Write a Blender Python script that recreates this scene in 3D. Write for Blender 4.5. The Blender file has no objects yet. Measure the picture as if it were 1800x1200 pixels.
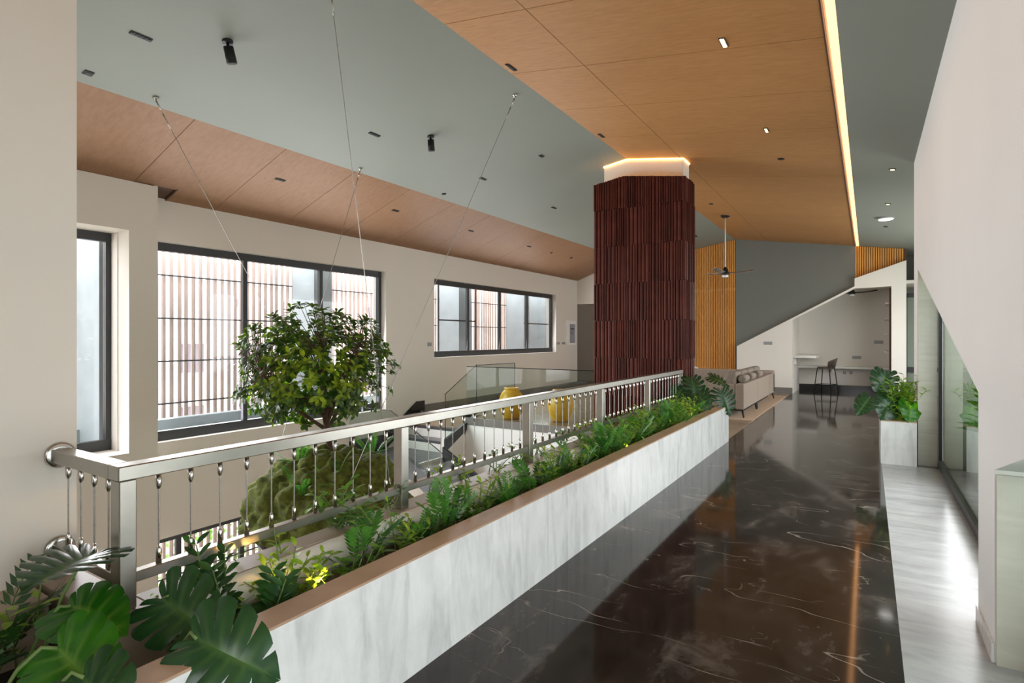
import bpy, bmesh, math, random
from math import sin, cos, pi, radians, sqrt, atan2
from mathutils import Vector, Matrix, noise

random.seed(7)
SC = bpy.context.scene
COL = SC.collection

# ------------------------------------------------------------------ camera, world, exposure
YAW = math.atan(626 / 990)
cam = bpy.data.cameras.new('camera')
cam.sensor_width = 36.0
cam.lens = 36.0 * 990 / 1800
cam.shift_y = -7 / 1800
cam.clip_start = 0.05
cam.clip_end = 400
cam_o = bpy.data.objects.new('camera', cam)
COL.objects.link(cam_o)
cam_o.location = (0, 0, 1.55)
cam_o.rotation_euler = (pi / 2, 0, YAW)
SC.camera = cam_o

world = bpy.data.worlds.new('overcast_sky')
SC.world = world
world.use_nodes = True
wn = world.node_tree
wn.nodes.clear()
w_out = wn.nodes.new('ShaderNodeOutputWorld')
w_bg = wn.nodes.new('ShaderNodeBackground')
w_tc = wn.nodes.new('ShaderNodeTexCoord')
w_sep = wn.nodes.new('ShaderNodeSeparateXYZ')
w_ramp = wn.nodes.new('ShaderNodeValToRGB')
w_ramp.color_ramp.elements[0].position = 0.0
w_ramp.color_ramp.elements[0].color = (0.97, 0.975, 0.98, 1)
w_ramp.color_ramp.elements[1].position = 1.0
w_ramp.color_ramp.elements[1].color = (0.95, 0.955, 0.98, 1)
wn.links.new(w_tc.outputs['Generated'], w_sep.inputs[0])
wn.links.new(w_sep.outputs['Z'], w_ramp.inputs[0])
wn.links.new(w_ramp.outputs[0], w_bg.inputs['Color'])
wn.links.new(w_bg.outputs[0], w_out.inputs[0])
w_bg.inputs['Strength'].default_value = 3.0

vs = SC.view_settings
SC.display_settings.display_device = 'sRGB'
vs.view_transform = 'Standard'
vs.look = 'None'
vs.gamma = 1.0
vs.use_curve_mapping = False
vs.exposure = 1.1
cy = SC.cycles
cy.use_denoising = True
cy.max_bounces = 10
cy.diffuse_bounces = 6
cy.glossy_bounces = 5
cy.transparent_max_bounces = 16
cy.transmission_bounces = 6
cy.sample_clamp_indirect = 6.0
cy.caustics_reflective = False
cy.caustics_refractive = False


def area_light(name, loc, rot, sx, sy, power, color):
    l = bpy.data.lights.new(name, 'AREA')
    l.shape = 'RECTANGLE'
    l.size, l.size_y = sx, sy
    l.energy = power
    l.color = color
    o = bpy.data.objects.new(name, l)
    COL.objects.link(o)
    o.location = loc
    o.rotation_euler = rot
    return o


DAY = (0.97, 0.98, 1.0)
# high sun running along the facade: it brightens the paving outside but does not enter the windows
sun = bpy.data.lights.new('sun', 'SUN')
sun.energy = 5.0
sun.angle = radians(3)
sun.color = (1.0, 0.95, 0.88)
sun_o = bpy.data.objects.new('sun', sun)
COL.objects.link(sun_o)
sun_o.rotation_euler = Vector((0.0, -0.55, -0.83)).to_track_quat('-Z', 'Y').to_euler()
# daylight at the windows: each lamp fills one window opening and faces the room
UPW = radians(-83)
area_light('daylight_window_2', (-7.72, 2.3, 1.5), (0, UPW, 0), 2.5, 1.9, 44, DAY)
area_light('daylight_window_3', (-7.98, 5.8, 1.5), (0, UPW, 0), 2.5, 4.0, 115, DAY)
area_light('daylight_window_4', (-7.98, 12.1, 1.97), (0, UPW, 0), 1.6, 5.3, 68, DAY)
area_light('daylight_window_5', (-7.98, 5.6, -1.8), (0, UPW, 0), 1.2, 4.4, 40, DAY)
area_light('daylight_right_far', (0.69, 5.7, 0.95), (0, radians(90), 0), 1.5, 3.5, 30, DAY)
area_light('daylight_right_near', (0.69, 0.9, 0.9), (0, radians(90), 0), 1.5, 3.6, 22, DAY)
area_light('lounge_daylight', (2.3, 13.2, 1.7), (radians(90), 0, radians(90)), 5.5, 2.6, 95, DAY)

# ------------------------------------------------------------------ mesh helpers


class MB:
    def __init__(self):
        self.v = []
        self.f = []
        self.sm = []
        self.col = None

    def add(self, vs, fs, smooth=False):
        b = len(self.v)
        self.v.extend([tuple(p) for p in vs])
        for f in fs:
            self.f.append(tuple(b + i for i in f))
            self.sm.append(smooth)
        return b

    def box(self, x0, x1, y0, y1, z0, z1):
        if x0 > x1: x0, x1 = x1, x0
        if y0 > y1: y0, y1 = y1, y0
        if z0 > z1: z0, z1 = z1, z0
        self.add([(x0, y0, z0), (x1, y0, z0), (x1, y1, z0), (x0, y1, z0), (x0, y0, z1), (x1, y0, z1), (x1, y1, z1), (x0, y1, z1)],
                 [(3, 2, 1, 0), (4, 5, 6, 7), (0, 1, 5, 4), (1, 2, 6, 5), (2, 3, 7, 6), (3, 0, 4, 7)])
        return self

    def hexa(self, bot, top):
        self.add(list(bot) + list(top), [(3, 2, 1, 0), (4, 5, 6, 7), (0, 1, 5, 4), (1, 2, 6, 5), (2, 3, 7, 6), (3, 0, 4, 7)])
        return self

    def prism(self, poly, axis, a0, a1):
        n = len(poly)

        def p3(q, a):
            if axis == 'x': return (a, q[0], q[1])
            if axis == 'y': return (q[0], a, q[1])
            return (q[0], q[1], a)
        vs = [p3(q, a0) for q in poly] + [p3(q, a1) for q in poly]
        fs = [tuple(range(n))[::-1], tuple(range(n, 2 * n))]
        for i in range(n):
            j = (i + 1) % n
            fs.append((i, j, n + j, n + i))
        self.add(vs, fs)
        return self

    def tube(self, pts, r, n=8, cap=True, smooth=True):
        pts = [Vector(p) for p in pts]
        m = len(pts)
        rs = r if isinstance(r, (list, tuple)) else [r] * m
        vs = []
        prev = None
        for i, p in enumerate(pts):
            d = (pts[min(i + 1, m - 1)] - pts[max(i - 1, 0)])
            if d.length < 1e-9: d = Vector((0, 0, 1))
            d.normalize()
            if prev is None:
                a = d.orthogonal().normalized()
            else:
                a = (prev - d * prev.dot(d))
                if a.length < 1e-6: a = d.orthogonal()
                a.normalize()
            prev = a
            b = d.cross(a)
            for k in range(n):
                t = 2 * pi * k / n
                vs.append(p + (a * cos(t) + b * sin(t)) * rs[i])
        fs = []
        for i in range(m - 1):
            for k in range(n):
                k2 = (k + 1) % n
                fs.append((i * n + k, i * n + k2, (i + 1) * n + k2, (i + 1) * n + k))
        b0 = self.add(vs, fs, smooth)
        if cap:
            self.f.append(tuple(b0 + k for k in range(n))[::-1]); self.sm.append(False)
            self.f.append(tuple(b0 + (m - 1) * n + k for k in range(n))); self.sm.append(False)
        return self

    def lathe(self, prof, c=(0, 0, 0), n=24, smooth=True):
        m = len(prof)
        vs = []
        for r, z in prof:
            for k in range(n):
                t = 2 * pi * k / n
                vs.append((c[0] + r * cos(t), c[1] + r * sin(t), c[2] + z))
        fs = []
        for i in range(m - 1):
            for k in range(n):
                k2 = (k + 1) % n
                fs.append((i * n + k, i * n + k2, (i + 1) * n + k2, (i + 1) * n + k))
        b0 = self.add(vs, fs, smooth)
        self.f.append(tuple(b0 + k for k in range(n))[::-1]); self.sm.append(False)
        self.f.append(tuple(b0 + (m - 1) * n + k for k in range(n))); self.sm.append(False)
        return self

    def xf(self, M):
        self.v = [tuple(M @ Vector(p)) for p in self.v]
        return self

    def join(self, other, M=None):
        b = len(self.v)
        self.v.extend([tuple(M @ Vector(p)) for p in other.v] if M is not None else other.v)
        self.f.extend([tuple(b + i for i in f) for f in other.f])
        self.sm.extend(other.sm)
        return self

    def mesh(self, name, mat, recalc=True):
        me = bpy.data.meshes.new(name)
        me.from_pydata(self.v, [], self.f)
        me.polygons.foreach_set('use_smooth', self.sm)
        if recalc:
            bm = bmesh.new(); bm.from_mesh(me)
            bmesh.ops.recalc_face_normals(bm, faces=bm.faces)
            bm.to_mesh(me); bm.free()
        if mat: me.materials.append(mat)
        me.update()
        return me

    def build(self, name, mat, parent=None, bevel=0.0, segs=2, recalc=True):
        me = self.mesh(name, mat, recalc)
        return link(name, me, parent, bevel, segs)


def link(name, me, parent=None, bevel=0.0, segs=2):
    o = bpy.data.objects.new(name, me)
    COL.objects.link(o)
    if parent is not None:
        o.parent = parent
        w = parent
        off = Vector((0, 0, 0))
        while w is not None:
            off += Vector(w.location) if w.get('_offset', 1) else Vector((0, 0, 0))
            w = w.parent
        o.matrix_basis = Matrix.Translation(-off)
    if bevel > 0:
        md = o.modifiers.new('bevel', 'BEVEL')
        md.width = bevel
        md.segments = segs
        md.limit_method = 'ANGLE'
        if segs > 1:
            for p in me.polygons: p.use_smooth = True
            wnm = o.modifiers.new('wn', 'WEIGHTED_NORMAL')
            wnm.keep_sharp = True
    return o


def tag(o, label=None, cat=None, group=None, kind=None):
    if label: o['label'] = label
    if cat: o['category'] = cat
    if group: o['group'] = group
    if kind: o['kind'] = kind
    return o


def thing(name, label, cat, loc=(0, 0, 0), group=None):
    o = bpy.data.objects.new(name, None)
    COL.objects.link(o)
    o.location = loc
    o.empty_display_size = 0.1
    return tag(o, label, cat, group)


def struct(o, label=None, cat=None):
    o['kind'] = 'structure'
    if label: o['label'] = label
    if cat: o['category'] = cat
    return o


# ------------------------------------------------------------------ materials
def new_mat(name):
    m = bpy.data.materials.new(name)
    m.use_nodes = True
    nt = m.node_tree
    nt.nodes.clear()
    out = nt.nodes.new('ShaderNodeOutputMaterial')
    return m, nt, out


def pbsdf(nt, color=(0.8, 0.8, 0.8), rough=0.5, metal=0.0, spec=0.5):
    b = nt.nodes.new('ShaderNodeBsdfPrincipled')
    b.inputs['Base Color'].default_value = (*color, 1)
    b.inputs['Roughness'].default_value = rough
    b.inputs['Metallic'].default_value = metal
    b.inputs['Specular IOR Level'].default_value = spec
    return b


def coords(nt, scale=(1, 1, 1), rot=(0, 0, 0), kind='Object'):
    tc = nt.nodes.new('ShaderNodeTexCoord')
    mp = nt.nodes.new('ShaderNodeMapping')
    mp.inputs['Scale'].default_value = scale
    mp.inputs['Rotation'].default_value = rot
    nt.links.new(tc.outputs[kind], mp.inputs[0])
    return mp.outputs[0]


def world_coords(nt, scale=(1, 1, 1), rot=(0, 0, 0)):
    g = nt.nodes.new('ShaderNodeNewGeometry')
    mp = nt.nodes.new('ShaderNodeMapping')
    mp.inputs['Scale'].default_value = scale
    mp.inputs['Rotation'].default_value = rot
    nt.links.new(g.outputs['Position'], mp.inputs[0])
    return mp.outputs[0]


def noise_tex(nt, vec, scale=5.0, detail=4.0, rough=0.5, dist=0.0):
    n = nt.nodes.new('ShaderNodeTexNoise')
    n.inputs['Scale'].default_value = scale
    n.inputs['Detail'].default_value = detail
    n.inputs['Roughness'].default_value = rough
    n.inputs['Distortion'].default_value = dist
    nt.links.new(vec, n.inputs['Vector'])
    return n.outputs['Fac']


def ramp(nt, fac, stops):
    r = nt.nodes.new('ShaderNodeValToRGB')
    els = r.color_ramp.elements
    while len(els) < len(stops): els.new(0.5)
    for e, (p, c) in zip(els, stops):
        e.position = p
        e.color = (*c, 1) if len(c) == 3 else c
    nt.links.new(fac, r.inputs[0])
    return r.outputs[0]


def mixc(nt, fac, a, b, mode='MIX'):
    m = nt.nodes.new('ShaderNodeMix')
    m.data_type = 'RGBA'
    m.blend_type = mode
    for sock, val in ((m.inputs[0], fac), (m.inputs[6], a), (m.inputs[7], b)):
        if isinstance(val, (int, float)): sock.default_value = val
        elif isinstance(val, tuple): sock.default_value = (*val, 1)
        else: nt.links.new(val, sock)
    return m.outputs[2]


def bump(nt, height, strength=0.1, dist=0.01):
    b = nt.nodes.new('ShaderNodeBump')
    b.inputs['Strength'].default_value = strength
    b.inputs['Distance'].default_value = dist
    nt.links.new(height, b.inputs['Height'])
    return b.outputs[0]


def m_plain(name, color, rough=0.5, metal=0.0, spec=0.5, var=0.06, nscale=3.0, bmp=0.0):
    m, nt, out = new_mat(name)
    b = pbsdf(nt, color, rough, metal, spec)
    v = world_coords(nt)
    f = noise_tex(nt, v, nscale, 4)
    lo = tuple(max(0, c * (1 - var)) for c in color)
    hi = tuple(min(1, c * (1 + var)) for c in color)
    nt.links.new(ramp(nt, f, [(0.3, lo), (0.7, hi)]), b.inputs['Base Color'])
    if bmp > 0:
        f2 = noise_tex(nt, v, 60, 3)
        nt.links.new(bump(nt, f2, bmp, 0.005), b.inputs['Normal'])
    nt.links.new(b.outputs[0], out.inputs[0])
    return m


def m_emit(name, color, strength):
    m, nt, out = new_mat(name)
    e = nt.nodes.new('ShaderNodeEmission')
    e.inputs[0].default_value = (*color, 1)
    e.inputs[1].default_value = strength
    nt.links.new(e.outputs[0], out.inputs[0])
    return m


def m_wood(name, c1, c2, rough=0.35, scale=(1.0, 14.0, 14.0), spec=0.12):
    m, nt, out = new_mat(name)
    b = pbsdf(nt, c1, rough, 0, spec)
    v = world_coords(nt, scale)
    f = noise_tex(nt, v, 2.2, 8, 0.62, 0.4)
    v2 = world_coords(nt, (0.4, 1.2, 1.2))
    f2 = noise_tex(nt, v2, 1.5, 3)
    c = ramp(nt, f, [(0.32, c2), (0.62, c1)])
    c = mixc(nt, 0.25, c, ramp(nt, f2, [(0.35, c2), (0.65, c1)]))
    nt.links.new(c, b.inputs['Base Color'])
    nt.links.new(b.outputs[0], out.inputs[0])
    return m


def m_dark_marble(name):
    m, nt, out = new_mat(name)
    b = pbsdf(nt, (0.05, 0.04, 0.035), 0.07, 0, 0.33)
    v = world_coords(nt, (1.6, 0.8, 1), (0, 0, 0.45))
    base = noise_tex(nt, v, 2.2, 10, 0.66, 0.6)
    col = ramp(nt, base, [(0.32, (0.010, 0.0075, 0.006)), (0.54, (0.028, 0.021, 0.0175)), (0.70, (0.10, 0.082, 0.070)), (0.85, (0.15, 0.125, 0.105))])

    def vein(scale, rot, width, off, sy, detail, dist):
        vv = world_coords(nt, (1.0, sy, 1), (0, 0, rot))
        mp = nt.nodes.new('ShaderNodeVectorMath'); mp.operation = 'ADD'
        mp.inputs[1].default_value = (off, off * 0.7, off * 1.3)
        nt.links.new(vv, mp.inputs[0])
        n = noise_tex(nt, mp.outputs[0], scale, detail, 0.5, dist)
        s = nt.nodes.new('ShaderNodeMath'); s.operation = 'SUBTRACT'
        nt.links.new(n, s.inputs[0]); s.inputs[1].default_value = 0.5
        a = nt.nodes.new('ShaderNodeMath'); a.operation = 'ABSOLUTE'
        nt.links.new(s.outputs[0], a.inputs[0])
        return ramp(nt, a.outputs[0], [(0.0, (1, 1, 1)), (width, (0, 0, 0))])

    def gate(scale, off, lo, hi):
        mp = nt.nodes.new('ShaderNodeVectorMath'); mp.operation = 'ADD'
        mp.inputs[1].default_value = (off, off * 1.7, 0)
        nt.links.new(world_coords(nt), mp.inputs[0])
        return ramp(nt, noise_tex(nt, mp.outputs[0], scale, 4, 0.6), [(lo, (0, 0, 0)), (hi, (1, 1, 1))])

    def mul(a, b_): return mixc(nt, 1.0, a, b_, 'MULTIPLY')

    def light(a, b_): return mixc(nt, 1.0, a, b_, 'LIGHTEN')
    long1 = mul(vein(0.55, 0.75, 0.0011, 3.1, 3.2, 3.0, 0.10), gate(1.6, 4.0, 0.46, 0.60))
    long2 = mul(vein(0.60, -0.55, 0.0011, 9.4, 3.6, 3.0, 0.10), gate(1.9, 8.0, 0.48, 0.62))
    short = mul(vein(2.6, 0.4, 0.006, 17.0, 1.6, 4, 0.4), gate(2.4, 1.0, 0.56, 0.68))
    lines = light(light(long1, long2), short)
    halo = mul(vein(0.9, 0.6, 0.05, 23.0, 1.8, 5, 0.6), gate(1.6, 13.0, 0.52, 0.72))
    col = mixc(nt, mul(halo, (0.10, 0.10, 0.10)), col, (0.20, 0.165, 0.14))
    col = mixc(nt, mul(lines, (0.6, 0.6, 0.6)), col, (0.42, 0.36, 0.31))
    nt.links.new(col, b.inputs['Base Color'])
    nt.links.new(b.outputs[0], out.inputs[0])
    return m


def m_white_marble(name, scale, rot, rough=0.18, c=((0.55, 0.56, 0.57), (0.76, 0.765, 0.77), (0.86, 0.86, 0.86))):
    m, nt, out = new_mat(name)
    b = pbsdf(nt, c[1], rough, 0, 0.5)
    v = world_coords(nt, scale, rot)
    f = noise_tex(nt, v, 1.5, 8, 0.6, 0.9)
    v2 = world_coords(nt)
    f2 = noise_tex(nt, v2, 7, 6, 0.65, 0.4)
    col = ramp(nt, f, [(0.30, c[0]), (0.48, c[1]), (0.68, c[2])])
    col = mixc(nt, 0.22, col, ramp(nt, f2, [(0.3, c[0]), (0.6, c[2])]))
    nt.links.new(col, b.inputs['Base Color'])
    nt.links.new(b.outputs[0], out.inputs[0])
    return m


def m_glass(name, tint=(0.92, 0.97, 0.95), refl=1.0, ior=1.5):
    m, nt, out = new_mat(name)
    tr = nt.nodes.new('ShaderNodeBsdfTransparent'); tr.inputs[0].default_value = (*tint, 1)
    gl = nt.nodes.new('ShaderNodeBsdfGlossy'); gl.inputs['Roughness'].default_value = 0.0
    gl.inputs[0].default_value = (refl, refl, refl, 1)
    fr = nt.nodes.new('ShaderNodeFresnel'); fr.inputs[0].default_value = ior
    mx = nt.nodes.new('ShaderNodeMixShader')
    geo = nt.nodes.new('ShaderNodeNewGeometry')
    inv = nt.nodes.new('ShaderNodeMath'); inv.operation = 'SUBTRACT'; inv.inputs[0].default_value = 1.0
    nt.links.new(geo.outputs['Backfacing'], inv.inputs[1])
    mu = nt.nodes.new('ShaderNodeMath'); mu.operation = 'MULTIPLY'
    nt.links.new(fr.outputs[0], mu.inputs[0]); nt.links.new(inv.outputs[0], mu.inputs[1])
    nt.links.new(mu.outputs[0], mx.inputs[0])
    nt.links.new(tr.outputs[0], mx.inputs[1])
    nt.links.new(gl.outputs[0], mx.inputs[2])
    nt.links.new(mx.outputs[0], out.inputs[0])
    return m


def m_leaf(name, c1, c2, vein=None, rough=0.32, trans=0.35):
    """leaf blade: colour drifts over each leaf, optional pale veins stored on the mesh, some light comes through"""
    m, nt, out = new_mat(name)
    b = pbsdf(nt, c1, rough, 0, 0.5)
    info = nt.nodes.new('ShaderNodeObjectInfo')
    v = world_coords(nt)
    f = noise_tex(nt, v, 16, 3)
    ad = nt.nodes.new('ShaderNodeMath'); ad.operation = 'MULTIPLY_ADD'
    nt.links.new(info.outputs['Random'], ad.inputs[0]); ad.inputs[1].default_value = 0.35
    nt.links.new(f, ad.inputs[2])
    col = ramp(nt, ad.outputs[0], [(0.48, c1), (0.92, c2)])
    if vein:
        at = nt.nodes.new('ShaderNodeAttribute'); at.attribute_name = 'vein'
        col = mixc(nt, at.outputs['Fac'], col, vein)
    nt.links.new(col, b.inputs['Base Color'])
    tl = nt.nodes.new('ShaderNodeBsdfTranslucent')
    br = mixc(nt, 1.0, col, (1.6, 1.9, 0.8), 'MULTIPLY')
    nt.links.new(br, tl.inputs[0])
    mx = nt.nodes.new('ShaderNodeMixShader'); mx.inputs[0].default_value = trans
    nt.links.new(b.outputs[0], mx.inputs[1]); nt.links.new(tl.outputs[0], mx.inputs[2])
    nt.links.new(mx.outputs[0], out.inputs[0])
    return m


M = {}
M['plaster'] = m_plain('warm_white_plaster', (0.74, 0.70, 0.635), 0.7, var=0.02, nscale=0.8, bmp=0.03)
M['white'] = m_plain('white_paint', (0.86, 0.855, 0.835), 0.6, var=0.02, nscale=0.8)
M['green'] = m_plain('sage_grey_paint', (0.235, 0.252, 0.222), 0.6, 0, 0.15, var=0.02, nscale=0.7)
M['greydark'] = m_plain('slate_grey_paint', (0.145, 0.15, 0.13), 0.6, var=0.02, nscale=0.7)
M['ceil_wood'] = m_wood('oak_veneer_ceiling', (0.40, 0.207, 0.082), (0.32, 0.155, 0.057), 0.5, (1.2, 16, 16))
M['soffit_wood'] = m_wood('walnut_veneer_soffit', (0.29, 0.165, 0.095), (0.24, 0.130, 0.072), 0.5, (1.2, 10, 10))
M['slat'] = m_wood('teak_slat', (0.66, 0.31, 0.085), (0.50, 0.21, 0.05), 0.45, (14, 14, 0.8))
M['slat_gap'] = m_plain('dark_slat_backing', (0.10, 0.045, 0.018), 0.8)
M['terracotta'] = m_plain('maroon_terracotta', (0.088, 0.020, 0.013), 0.5, 0, 0.18, var=0.18, nscale=5)
M['terracotta_b'] = m_plain('maroon_terracotta_deep', (0.066, 0.015, 0.010), 0.5, 0, 0.18, var=0.18, nscale=5)
M['grout'] = m_plain('dark_grout', (0.022, 0.012, 0.010), 0.9)
M['dark_marble'] = m_dark_marble('brown_marble')
M['white_marble'] = m_white_marble('streaked_white_marble', (5.0, 5.0, 1.1), (0.0, 0.35, 0.35))
M['white_marble_floor'] = m_white_marble('white_marble_strip', (1.1, 5.0, 1.0), (0, 0, 0.25), 0.24, ((0.28, 0.285, 0.29), (0.38, 0.385, 0.395), (0.47, 0.47, 0.475)))
M['travertine'] = m_white_marble('beige_travertine', (1.0, 1.0, 9.0), (0, 0, 0), 0.3, ((0.50, 0.475, 0.41), (0.57, 0.54, 0.47), (0.62, 0.59, 0.52)))
M['rim'] = m_plain('tan_stone', (0.46, 0.31, 0.21), 0.3, var=0.14, nscale=4)
M['ledge'] = m_plain('taupe_stone', (0.37, 0.29, 0.225), 0.4, var=0.10, nscale=4)
M['tan_floor'] = m_plain('beige_stone_floor', (0.36, 0.27, 0.19), 0.16, var=0.10, nscale=2)
M['grey_stone'] = m_plain('grey_stone', (0.19, 0.18, 0.165), 0.3, var=0.1)
M['dark_tread'] = m_plain('dark_grey_granite', (0.075, 0.075, 0.078), 0.3, var=0.15)
M['black_stone'] = m_plain('black_granite', (0.018, 0.018, 0.019), 0.15, var=0.2)
M['steel'] = m_plain('brushed_stainless', (0.40, 0.385, 0.35), 0.30, 1.0, var=0.05, nscale=12)
M['steel_bright'] = m_plain('polished_steel', (0.50, 0.485, 0.46), 0.18, 1.0, var=0.03)
M['cable'] = m_plain('steel_cable', (0.36, 0.35, 0.33), 0.35, 0.9, var=0.2, nscale=90)
M['frame'] = m_plain('charcoal_aluminium', (0.045, 0.047, 0.050), 0.42, 0.2, var=0.05)
M['black'] = m_plain('matt_black', (0.012, 0.012, 0.012), 0.55, 0, 0.25)
M['brown_dark'] = m_plain('dark_walnut', (0.085, 0.04, 0.022), 0.5)
M['glass'] = m_glass('window_glass', (0.955, 0.965, 0.975))
M['guard_glass'] = m_glass('guard_glass', (0.88, 0.93, 0.91), 0.4)
M['green_glass'] = m_glass('green_tinted_glass', (0.84, 0.92, 0.88))
M['fin'] = m_plain('terracotta_fin', (0.55, 0.43, 0.385), 0.6, var=0.08)
M['rod'] = m_plain('dark_rod', (0.03, 0.03, 0.03), 0.5)
M['concrete'] = m_plain('blue_grey_render', (0.38, 0.43, 0.45), 0.8, var=0.08)
M['facade'] = m_plain('pale_pink_facade', (0.72, 0.62, 0.60), 0.8, var=0.06, nscale=0.5)
M['facade_win'] = m_plain('facade_window', (0.16, 0.14, 0.16), 0.3)
M['ground'] = m_plain('pale_paving', (0.62, 0.59, 0.54), 0.9, var=0.15, nscale=0.6)
M['lawn'] = m_plain('dull_lawn', (0.12, 0.17, 0.07), 0.95, var=0.3, nscale=3)
M['soil'] = m_plain('dark_soil', (0.030, 0.018, 0.012), 0.95, var=0.5, nscale=30, bmp=0.6)
M['terra_pot'] = m_plain('red_clay', (0.30, 0.055, 0.03), 0.7, var=0.2)
M['white_rough'] = m_plain('white_rough_plaster', (0.86, 0.84, 0.80), 0.6, var=0.10, nscale=6, bmp=0.1)
M['urn'] = m_plain('yellow_glaze', (0.78, 0.42, 0.035), 0.35, var=0.12, nscale=7)
M['sofa'] = m_plain('taupe_fabric', (0.29, 0.235, 0.185), 0.9, var=0.06, nscale=20)
M['sofa_dark'] = m_plain('taupe_cushion', (0.235, 0.195, 0.155), 0.9, var=0.12, nscale=20)
M['rug'] = m_plain('beige_rug', (0.46, 0.33, 0.225), 0.95, var=0.08, nscale=8)
M['woven'] = m_plain('woven_brown_rope', (0.10, 0.075, 0.06), 0.8, var=0.2, nscale=40)
M['counter'] = m_plain('white_quartz', (0.78, 0.76, 0.72), 0.25, var=0.03)
M['switch'] = m_plain('grey_switch_plate', (0.34, 0.32, 0.29), 0.4)
M['fixture_white'] = m_plain('white_plastic', (0.8, 0.8, 0.8), 0.5)
M['panel_grey'] = m_plain('grey_display', (0.33, 0.34, 0.38), 0.3)
M['ink'] = m_plain('dark_ink', (0.05, 0.05, 0.06), 0.6)
M['led'] = m_emit('warm_led', (1.0, 0.46, 0.17), 1.8)
M['led_soft'] = m_emit('warm_led_tape', (1.0, 0.46, 0.11), 7.0)
M['lamp'] = m_emit('warm_lamp', (1.0, 0.72, 0.30), 12.0)
M['lamp_dim'] = m_emit('warm_lamp_dim', (1.0, 0.72, 0.34), 2.2)
M['lamp_white'] = m_emit('white_disc_lamp', (1.0, 0.98, 0.95), 2.5)
M['lens'] = m_plain('dark_lens', (0.035, 0.035, 0.032), 0.6, 0, 0.2)
M['bark'] = m_plain('brown_bark', (0.10, 0.058, 0.035), 0.9, var=0.35, nscale=14, bmp=0.5)
M['moss'] = m_plain('olive_moss', (0.105, 0.128, 0.018), 0.95, var=0.55, nscale=16, bmp=0.8)
M['stem'] = m_plain('green_stem', (0.14, 0.22, 0.06), 0.6)
M['tree_leaf'] = m_leaf('tree_leaf', (0.024, 0.062, 0.008), (0.32, 0.40, 0.03), None, 0.28, 0.40)
M['mon_dark'] = m_leaf('monstera_dark', (0.010, 0.042, 0.014), (0.020, 0.070, 0.024), (0.055, 0.125, 0.035), 0.25, 0.15)
M['mon_bright'] = m_leaf('monstera_bright', (0.015, 0.115, 0.004), (0.04, 0.19, 0.008), (0.13, 0.28, 0.04), 0.28, 0.35)
M['leaf_mid'] = m_leaf('leaf_mid', (0.06, 0.17, 0.025), (0.18, 0.34, 0.05), None, 0.35, 0.4)
M['leaf_light'] = m_leaf('leaf_light', (0.17, 0.32, 0.03), (0.38, 0.50, 0.07), None, 0.4, 0.45)
M['leaf_dark'] = m_leaf('leaf_dark', (0.015, 0.060, 0.015), (0.04, 0.12, 0.03), None, 0.3, 0.25)
M['fern'] = m_leaf('fern_leaf', (0.030, 0.12, 0.028), (0.10, 0.26, 0.05), None, 0.45, 0.4)

# ------------------------------------------------------------------ key dimensions (metres)
XR, ZR = -3.27, 4.41      # ridge
XL, ZL = -0.296, 3.964    # light cove edge
XS, ZS = -6.256, 3.947    # sage / timber soffit edge
XW = -7.9                 # left wall face
XP = -7.62                # left wall, nearer thicker stretch
RW = 0.51                 # right wall face
LOW = -3.3                # lower floor level


def zg(x): return ZR + 0.155 * (x - XR)
def zw(x): return ZR - 0.15 * (x - XR)
def zs(x): return ZS + 0.351 * (x - XS)
def zr(x): return ZL - 0.15 * (x - XL)


# ------------------------------------------------------------------ structure: floors
def slab(name, x0, x1, y0, y1, z0, z1, mat):
    return struct(MB().box(x0, x1, y0, y1, z0, z1).build(name, mat))


slab('floor', -2.46, 0.14, -3.5, 8.5, -0.3, 0, M['dark_marble'])
slab('floor', 0.14, 0.72, -3.5, 8.30, -0.3, 0, M['white_marble_floor'])
slab('floor', 0.14, 2.4, 8.30, 8.5, -0.3, 0, M['dark_marble'])
slab('floor', -1.80, 2.4, 8.5, 19.2, -0.3, 0, M['dark_marble'])
slab('floor', -12.0, -1.80, 8.6, 19.2, -0.28, 0, M['tan_floor'])
slab('floor', -8.3, 1.5, -1.2, 8.8, LOW - 0.2, LOW, M['tan_floor'])
# edge of the upper landing over the stairwell
fe = MB().box(-6.45, -2.62, 8.55, 8.60, -0.10, 0.035).build('trim_1', M['grey_stone'])
struct(fe)
struct(MB().box(-6.45, -2.62, 8.60, 8.80, LOW, -0.28).box(-6.45, -2.62, 8.56, 8.60, LOW, -0.10).build('wall_stairwell_end', M['white']))
struct(MB().box(-6.53, -6.45, 7.94, 8.80, LOW, -0.28).build('wall_stair_side', M['plaster']))


struct(MB().box(-2.45, -2.30, -1.3, 8.6, LOW, -0.3).box(-3.0, -2.30, -1.3, -1.2, LOW, 0).build('wall_lower_right', M['white']))
struct(MB().box(-8.3, -6.45, 9.0, 9.15, LOW, -0.28).build('wall_lower_end', M['white']))

# ------------------------------------------------------------------ structure: ceilings
def roof(name, fz, x0, x1, y0, y1, mat, th=0.08):
    return struct(MB().hexa([(x0, y0, fz(x0)), (x1, y0, fz(x1)), (x1, y1, fz(x1)), (x0, y1, fz(x0))],
                            [(x0, y0, fz(x0) + th), (x1, y0, fz(x1) + th), (x1, y1, fz(x1) + th), (x0, y1, fz(x0) + th)]).build(name, mat))


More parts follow.
